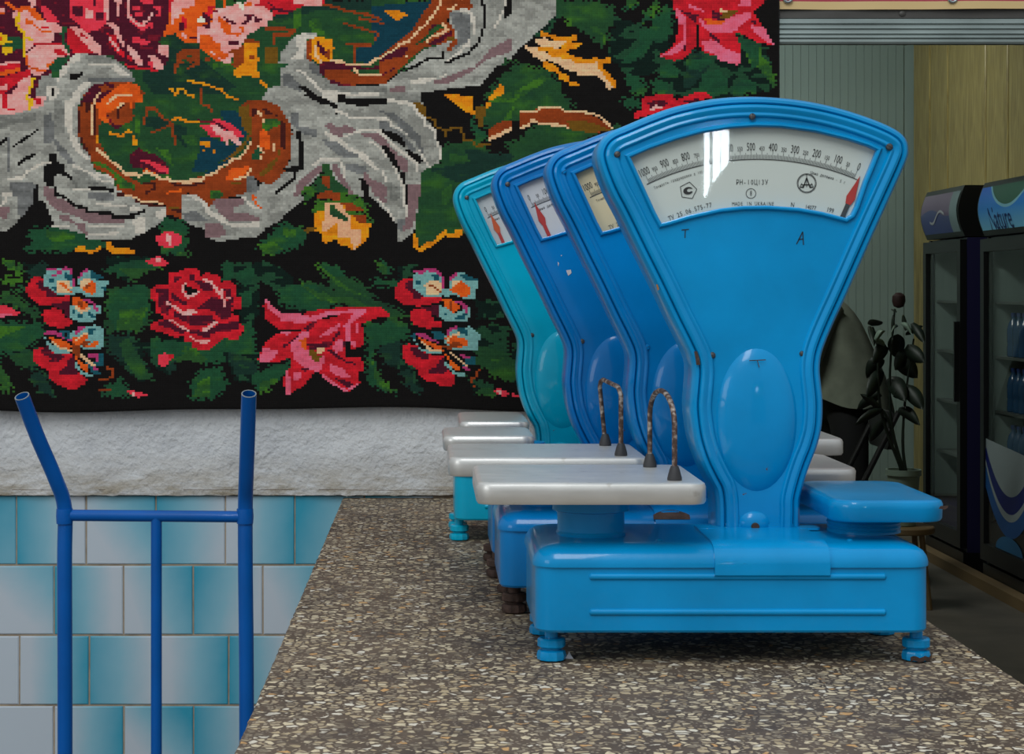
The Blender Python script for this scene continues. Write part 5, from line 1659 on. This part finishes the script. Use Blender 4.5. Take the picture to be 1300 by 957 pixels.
# decal on the lower door: white field, blue swoosh, blue bubble
def decal(pts, m, x, par=f2, name='door_decal'):
    P_ = [Vector((p[0], p[1])) for p in pts]
    MB().add(*[(lambda r: ([(x, v[0], v[2]) for v in r[0]], r[1]))(fill2(P_, None, 0))][0]).build(name, m, par)
M_dw, M_db, M_dn, M_dl = mat('decal_white', (150, 162, 166), .4), mat('decal_blue', (26, 84, 150), .4), mat('decal_navy', (14, 30, 110), .4), mat('decal_sky', (40, 110, 160), .4)
yy = lambda u: w-.06-u*(w-.12)
arcp = lambda a, b_, n=20: [(yy(i/n), a+b_*(2*(i/n)-1)**2) for i in range(n+1)]
decal([(yy(0), .70), (yy(1), .66)]+list(reversed(arcp(.44, .2))), M_dw, -.0235)
decal(arcp(.46, .2)+list(reversed(arcp(.37, .22))), M_dn, -.0245); decal(arcp(.38, .22)+list(reversed(arcp(.345, .23))), M_dw, -.025); decal(arcp(.35, .23)+list(reversed(arcp(.27, .2))), M_db, -.0245)
decal([(yy(.5)+.2*math.cos(a), .205+.07*math.sin(a)+.0) for a in [PI*i/12 for i in range(13)]], M_dl, -.0255)
def bottle():
    t = thing('water_bottle', 'blue plastic water bottle on the lowest shelf behind the nearer fridge door', 'bottle', (0, 0, 0), 0, 'water bottles in the nearer fridge')
    MB().lathe([(.028, 0), (.032, .004), (.032, .05), (.029, .06), (.032, .07), (.032, .13), (.024, .16), (.012, .18), (.012, .19)], n=14).build('bottle_body', M_water, t)
    MB().lathe([(.014, .19), (.014, .207), (.012, .208)], n=12).build('bottle_cap', M_cap, t)
    return t
bp = bottle(); firstb = True
for z in (.562, .832, 1.092):
    for i in range(8):
        for j in range(1):
            if firstb: o = bp; firstb = False
            else:
                o = bp.copy(); COL.objects.link(o)
                for ch in bp.children:
                    c = ch.copy(); COL.objects.link(c); c.parent = o
            o.location = (2.67+.08+.1*j, 8.12+.09+.085*i, z)
            o['label'] = 'blue plastic water bottle on the %s shelf behind the nearer fridge door' % {.562: 'lowest', .832: 'second lowest', 1.092: 'third lowest'}[z]
            o['group'] = 'water bottles on the %s shelf of the nearer fridge' % {.562: 'lowest', .832: 'second lowest', 1.092: 'third lowest'}[z]
struct(MB().box((2.58, 7.0, 0), (2.645, 10.1, .05)).build('trim_3', M_stool))
# ---------------- potted plant on a stool
px_, py_ = W(1147, 0, 8.3)[0], 8.3
st = thing('stool', 'low tan wooden stool under the potted plant', 'stool', (px_, py_, 0))
MB().lathe([(.13, .33), (.135, .335), (.135, .355), (.13, .36)], n=28).build('seat', M_stool, st)
for a in range(4):
    A = PI/4+a*PI/2; MB().tube([(.13*math.cos(A), .13*math.sin(A), 0), (.09*math.cos(A), .09*math.sin(A), .335)], .013, 8).build('leg', M_stool, st)
pt = thing('potted_plant', 'tall dark-leaved plant in a pale green pot between the person and the fridges', 'plant', (px_, py_, .36))
MB().lathe([(.05, 0), (.055, .003), (.07, .22), (.078, .225), (.078, .25), (.07, .25), (.066, .22)], n=28).build('pot', M_pot, pt)
MB().lathe([(.066, .2), (.066, .22)], n=20).build('soil', M_soil, pt)
def leaf(par, base, tip, width, m, droop=.05, name='leaf'):
    a, b_ = Vector(base), Vector(tip); d = b_-a; L = d.length; sd = d.cross(Vector((0, 1, .3))).normalized(); b = MB(); V_ = []; n = 8
    for i in range(n+1):
        u = i/n; wdt = width*math.sin(PI*min(1, .08+u*.92))**.7*(1 if i < n else .05); c = a+d*u+Vector((0, 0, droop*math.sin(PI*u)))
        V_ += [c-sd*wdt, c+Vector((0, -.012*math.sin(PI*u), 0)), c+sd*wdt]
    F_ = []
    for i in range(n):
        F_ += [(3*i, 3*i+1, 3*i+4, 3*i+3), (3*i+1, 3*i+2, 3*i+5, 3*i+4)]
    b.add(V_, F_); o = b.build(name, m, par, sharp=60); md = o.modifiers.new('thickness', 'SOLIDIFY'); md.thickness = .002; return o
def PL_(px, py, dy=0): x, y, z = W(px, py, py_+dy); return (x-px_, dy, z-.36)
rp = random.Random(8)
stems = [((1146, 600), (1118, 520), (1114, 440), (1108, 415)), ((1148, 600), (1132, 540), (1130, 470), (1136, 392)), ((1150, 600), (1146, 560), (1150, 500), (1160, 430)), ((1144, 600), (1136, 560), (1120, 520), (1096, 520))]
for s_ in stems:
    pts = smooth_pts([Vector(PL_(*q)) for q in s_], 4); MB().tube(pts, .006, 8, rads=[.008-.004*i/(len(pts)-1) for i in range(len(pts))]).build('stem', M_leaf, pt)
MB().lathe([(.004, -.035), (.022, -.028), (.03, -.005), (.028, .018), (.014, .032), (.004, .034)], PL_(1141, 381), 16, 'z').build('bud', M_leafred, pt)
lv = [((1138,396),(1131,392),.006,0),((1104,412),(1120,408),.022,0),((1104,414),(1110,440),.014,0),((1134,400),(1133,432),.007,0),((1150,424),(1172,414),.014,0),((1158,410),(1174,436),.018,0),((1136,425),(1140,455),.034,1),((1110,436),(1124,420),.012,2),((1112,430),(1124,444),.012,2),((1126,440),(1108,462),.03,0),((1120,455),(1100,480),.03,0),((1150,440),(1174,460),.03,0),((1152,445),(1136,470),.03,0),((1140,460),(1165,480),.035,0),((1120,470),(1100,505),.03,0),((1128,480),(1150,510),.035,0),((1135,500),(1170,505),.03,0),((1118,500),(1088,520),.022,0),((1120,520),(1085,540),.018,0),((1140,520),(1168,540),.024,0),((1124,530),(1105,560),.02,0),((1150,490),(1172,520),.03,0),((1118,520),(1092,500),.014,0),((1146,400),(1150,420),.008,2),((1144,410),(1158,425),.010,2),((1140,414),(1130,425),.008,2)]
for a_, b_, wd, mm in lv:
    leaf(pt, PL_(*a_, rp.uniform(-.05, .05)), PL_(*b_, rp.uniform(-.12, .12)), wd*1.15, (M_leaf, M_leaf, M_leafpale)[mm], rp.uniform(0, .02))
# ---------------- person in a grey-green shirt, bending forward behind the scales
def skin_body(name, joints, edges, m, par, root=0, sub=2):
    me = bpy.data.meshes.new(name); me.from_pydata([j[0] for j in joints], edges, []); o = link(name, me, par)
    md = o.modifiers.new('skin', 'SKIN'); md.use_smooth_shade = True
    for v, j in zip(me.skin_vertices[0].data if me.skin_vertices else [], joints): pass
    return o
def skinned(name, joints, edges, m, par, root=0, sub=2):
    me = bpy.data.meshes.new(name); me.from_pydata([j[0] for j in joints], edges, []); o = link(name, me, par)
    md = o.modifiers.new('skin', 'SKIN'); md.use_smooth_shade = True; md.branch_smoothing = .6
    lay = me.skin_vertices[0].data if len(me.skin_vertices) else None
    if lay is None:
        bm = bmesh.new(); bm.from_mesh(me); bm.verts.layers.skin.verify(); bm.to_mesh(me); bm.free(); lay = me.skin_vertices[0].data
    for i, j in enumerate(joints):
        r = j[1]; lay[i].radius = (r, r) if not isinstance(r, tuple) else r; lay[i].use_root = (i == root)
    s = o.modifiers.new('smooth', 'SUBSURF'); s.levels = sub; s.render_levels = sub
    dg = bpy.context.evaluated_depsgraph_get(); me2 = bpy.data.meshes.new_from_object(o.evaluated_get(dg)); o.modifiers.clear(); o.data = me2
    me2.materials.clear(); me2.materials.append(m); me2.polygons.foreach_set('use_smooth', [True]*len(me2.polygons)); return o
def person():
    d = 9.6; q = lambda px, py, dy=0: Vector(W(px, py, d))+Vector((0, dy, 0))
    base = Vector((W(1072, 0, d)[0], d, 0))
    t = thing('person', 'person in a grey-green shirt bending forward behind the scales, back turned', 'person', tuple(base))
    r = lambda v: tuple(Vector(v)-base)
    hip = q(1072, 497); hipz = hip.z
    def P3(x, y, z): return (x, y, z)
    J = [(P3(0, 0, hipz), .08), (P3(-.04, .02, hipz+1.22*.16), .135), (P3(-.10, .06, hipz+1.22*.33), .15), (P3(-.17, .10, hipz+1.22*.43), .085), (P3(-.22, .13, hipz+1.22*.47), .06), (P3(-.29, .16, hipz+1.22*.50), .085), (P3(-.36, .19, hipz+1.22*.51), .095), (P3(-.43, .21, hipz+1.22*.50), .07),
         (P3(-.11, -.12, hipz+1.22*.36), .06), (P3(-.22, -.14, hipz+1.22*.14), .045), (P3(-.42, -.08, hipz+1.22*.05), .034), (P3(-.49, -.06, hipz+1.22*.04), .03),
         (P3(-.11, .22, hipz+1.22*.36), .06), (P3(-.26, .26, hipz+1.22*.14), .045), (P3(-.46, .2, hipz+1.22*.05), .034), (P3(-.53, .19, hipz+1.22*.04), .03),
         (P3(.0, -.1, hipz-.08), .075), (P3(.02, -.11, .46), .06), (P3(.03, -.11, .09), .042), (P3(-.08, -.12, .045), .04),
         (P3(.0, .12, hipz-.08), .075), (P3(-.03, .13, .46), .06), (P3(0, .13, .09), .042), (P3(-.11, .12, .045), .04)]
    E_ = [(0,1),(1,2),(2,3),(3,4),(4,5),(5,6),(6,7),(2,8),(8,9),(9,10),(10,11),(2,12),(12,13),(13,14),(14,15),(0,16),(16,17),(17,18),(18,19),(0,20),(20,21),(21,22),(22,23)]
    skinned('body', J, E_, M_skin, t)
    for k_, ys in ((11, -.02), (15, 0)):
        c = Vector(J[k_][0])
        fj = [(tuple(c), .026)]; fe = []
        for i in range(5):
            off = (-.03, (-.03+.016*i) if i < 4 else .035, 0); L_ = (.05, .056, .052, .042, .03)[i]
            a = len(fj); fj += [(tuple(c+Vector((-.02, off[1], 0))), .010), (tuple(c+Vector((-.03-L_*.5, off[1]*1.15, -.006))), .009), (tuple(c+Vector((-.03-L_, off[1]*1.2, -.022))), .0075)]
            fe += [(0, a), (a, a+1), (a+1, a+2)]
        skinned('hand', fj, fe, M_skin, t, sub=1)
    # shirt: torso tube with a flared hem, and sleeves
    b = MB(); secs = [((.03, .0, hipz-.075), .225, .22), ((.03, .0, hipz-.02), .21, .21), ((.015, .0, hipz+1.22*.06), .195, .19), ((-.03, .02, hipz+1.22*.18), .175, .18), ((-.07, .05, hipz+1.22*.30), .165, .2), ((-.105, .07, hipz+1.22*.37), .135, .19), ((-.15, .09, hipz+1.22*.42), .095, .13), ((-.185, .11, hipz+1.22*.45), .068, .07)]
    rings = []
    for (x, y, z), rx, ry in secs:
        rings.append([(x+rx*math.cos(a)*(1+.05*math.sin(5*a+z*9)), y+ry*math.sin(a)*(1+.04*math.sin(7*a)), z+.35*rx*math.cos(a)*(-.25)*0+(.012*math.cos(5*a)-.05*math.cos(a) if z < hipz+.03 else 0)) for a in [2*PI*i/32 for i in range(32)]])
    b.loft(rings, True); o = b.build('shirt', M_shirt, t, sharp=80); s = o.modifiers.new('s', 'SUBSURF'); s.levels = 1; s.render_levels = 1
    for y0, pts in ((-1, [(-.1, -.10, hipz+1.22*.36), (-.17, -.15, hipz+1.22*.25), (-.22, -.15, hipz+1.22*.13), (-.30, -.12, hipz+1.22*.09)]), (1, [(-.1, .2, hipz+1.22*.36), (-.19, .26, hipz+1.22*.25), (-.26, .27, hipz+1.22*.13), (-.34, .24, hipz+1.22*.09)])):
        MB().tube(smooth_pts([Vector(p) for p in pts], 4), .07, 16, True, rads=[.08-.0022*i for i in range(13)]).build('sleeve', M_shirt, t, sharp=80)
    J2 = [(P3(.0, 0, hipz-.01), (.165, .17)), (P3(.0, -.1, hipz-.12), .115), (P3(.02, -.11, .46), .082), (P3(.03, -.11, .07), .068), (P3(.0, .12, hipz-.12), .115), (P3(-.03, .13, .46), .082), (P3(0, .13, .07), .068), (P3(.0, .01, hipz+.1), (.15, .16))]
    skinned('trousers', J2, [(0,1),(1,2),(2,3),(0,4),(4,5),(5,6),(0,7)], M_trouser, t)
    for y in (-.115, .125): MB().loft([[(x, yv, z) for x, yv in rrect(-.19, y-.045, .075, y+.045, .04)] for z in (0, .03, .05)], True, True, True).build('shoe', M_chair, t)
    hd = Vector(J[6][0]); b = MB(); rings = []
    for u in [i/8 for i in range(9)]:
        rr = .112*math.sin(PI*(.1+.55*u))+.004; rings.append([(hd.x+.06-.13*u+.02, hd.y+rr*math.cos(a), hd.z+.03+rr*math.sin(a)) for a in [2*PI*i/24 for i in range(24)]])
    b.loft(rings, True, True, True).build('hair', M_hair, t, sharp=80)
    return t
person()
# dark folding chair beside the person
ch = thing('folding_chair', 'black folding chair with slanting legs beside the bending person', 'chair', (W(1075, 0, 8.9)[0], 8.9, 0))
MB().loft([[(x, y, z) for x, y in rrect(-.2, -.2, .2, .2, .05)] for z in (.43, .435, .46, .465)], True, True, True).build('seat', M_chair, ch)
for y in (-.19, .19):
    MB().tube([(-.22, y, 0), (.2, y, .84)], .014, 10).build('leg', M_chair, ch); MB().tube([(.22, y, 0), (-.18, y, .45)], .014, 10).build('leg', M_chair, ch)
MB().loft([[(x, y, z) for y, z in rrect(-.2, .66, .2, .84, .04)] for x in (.15, .175)], True, True, True).build('backrest', M_chair, ch)
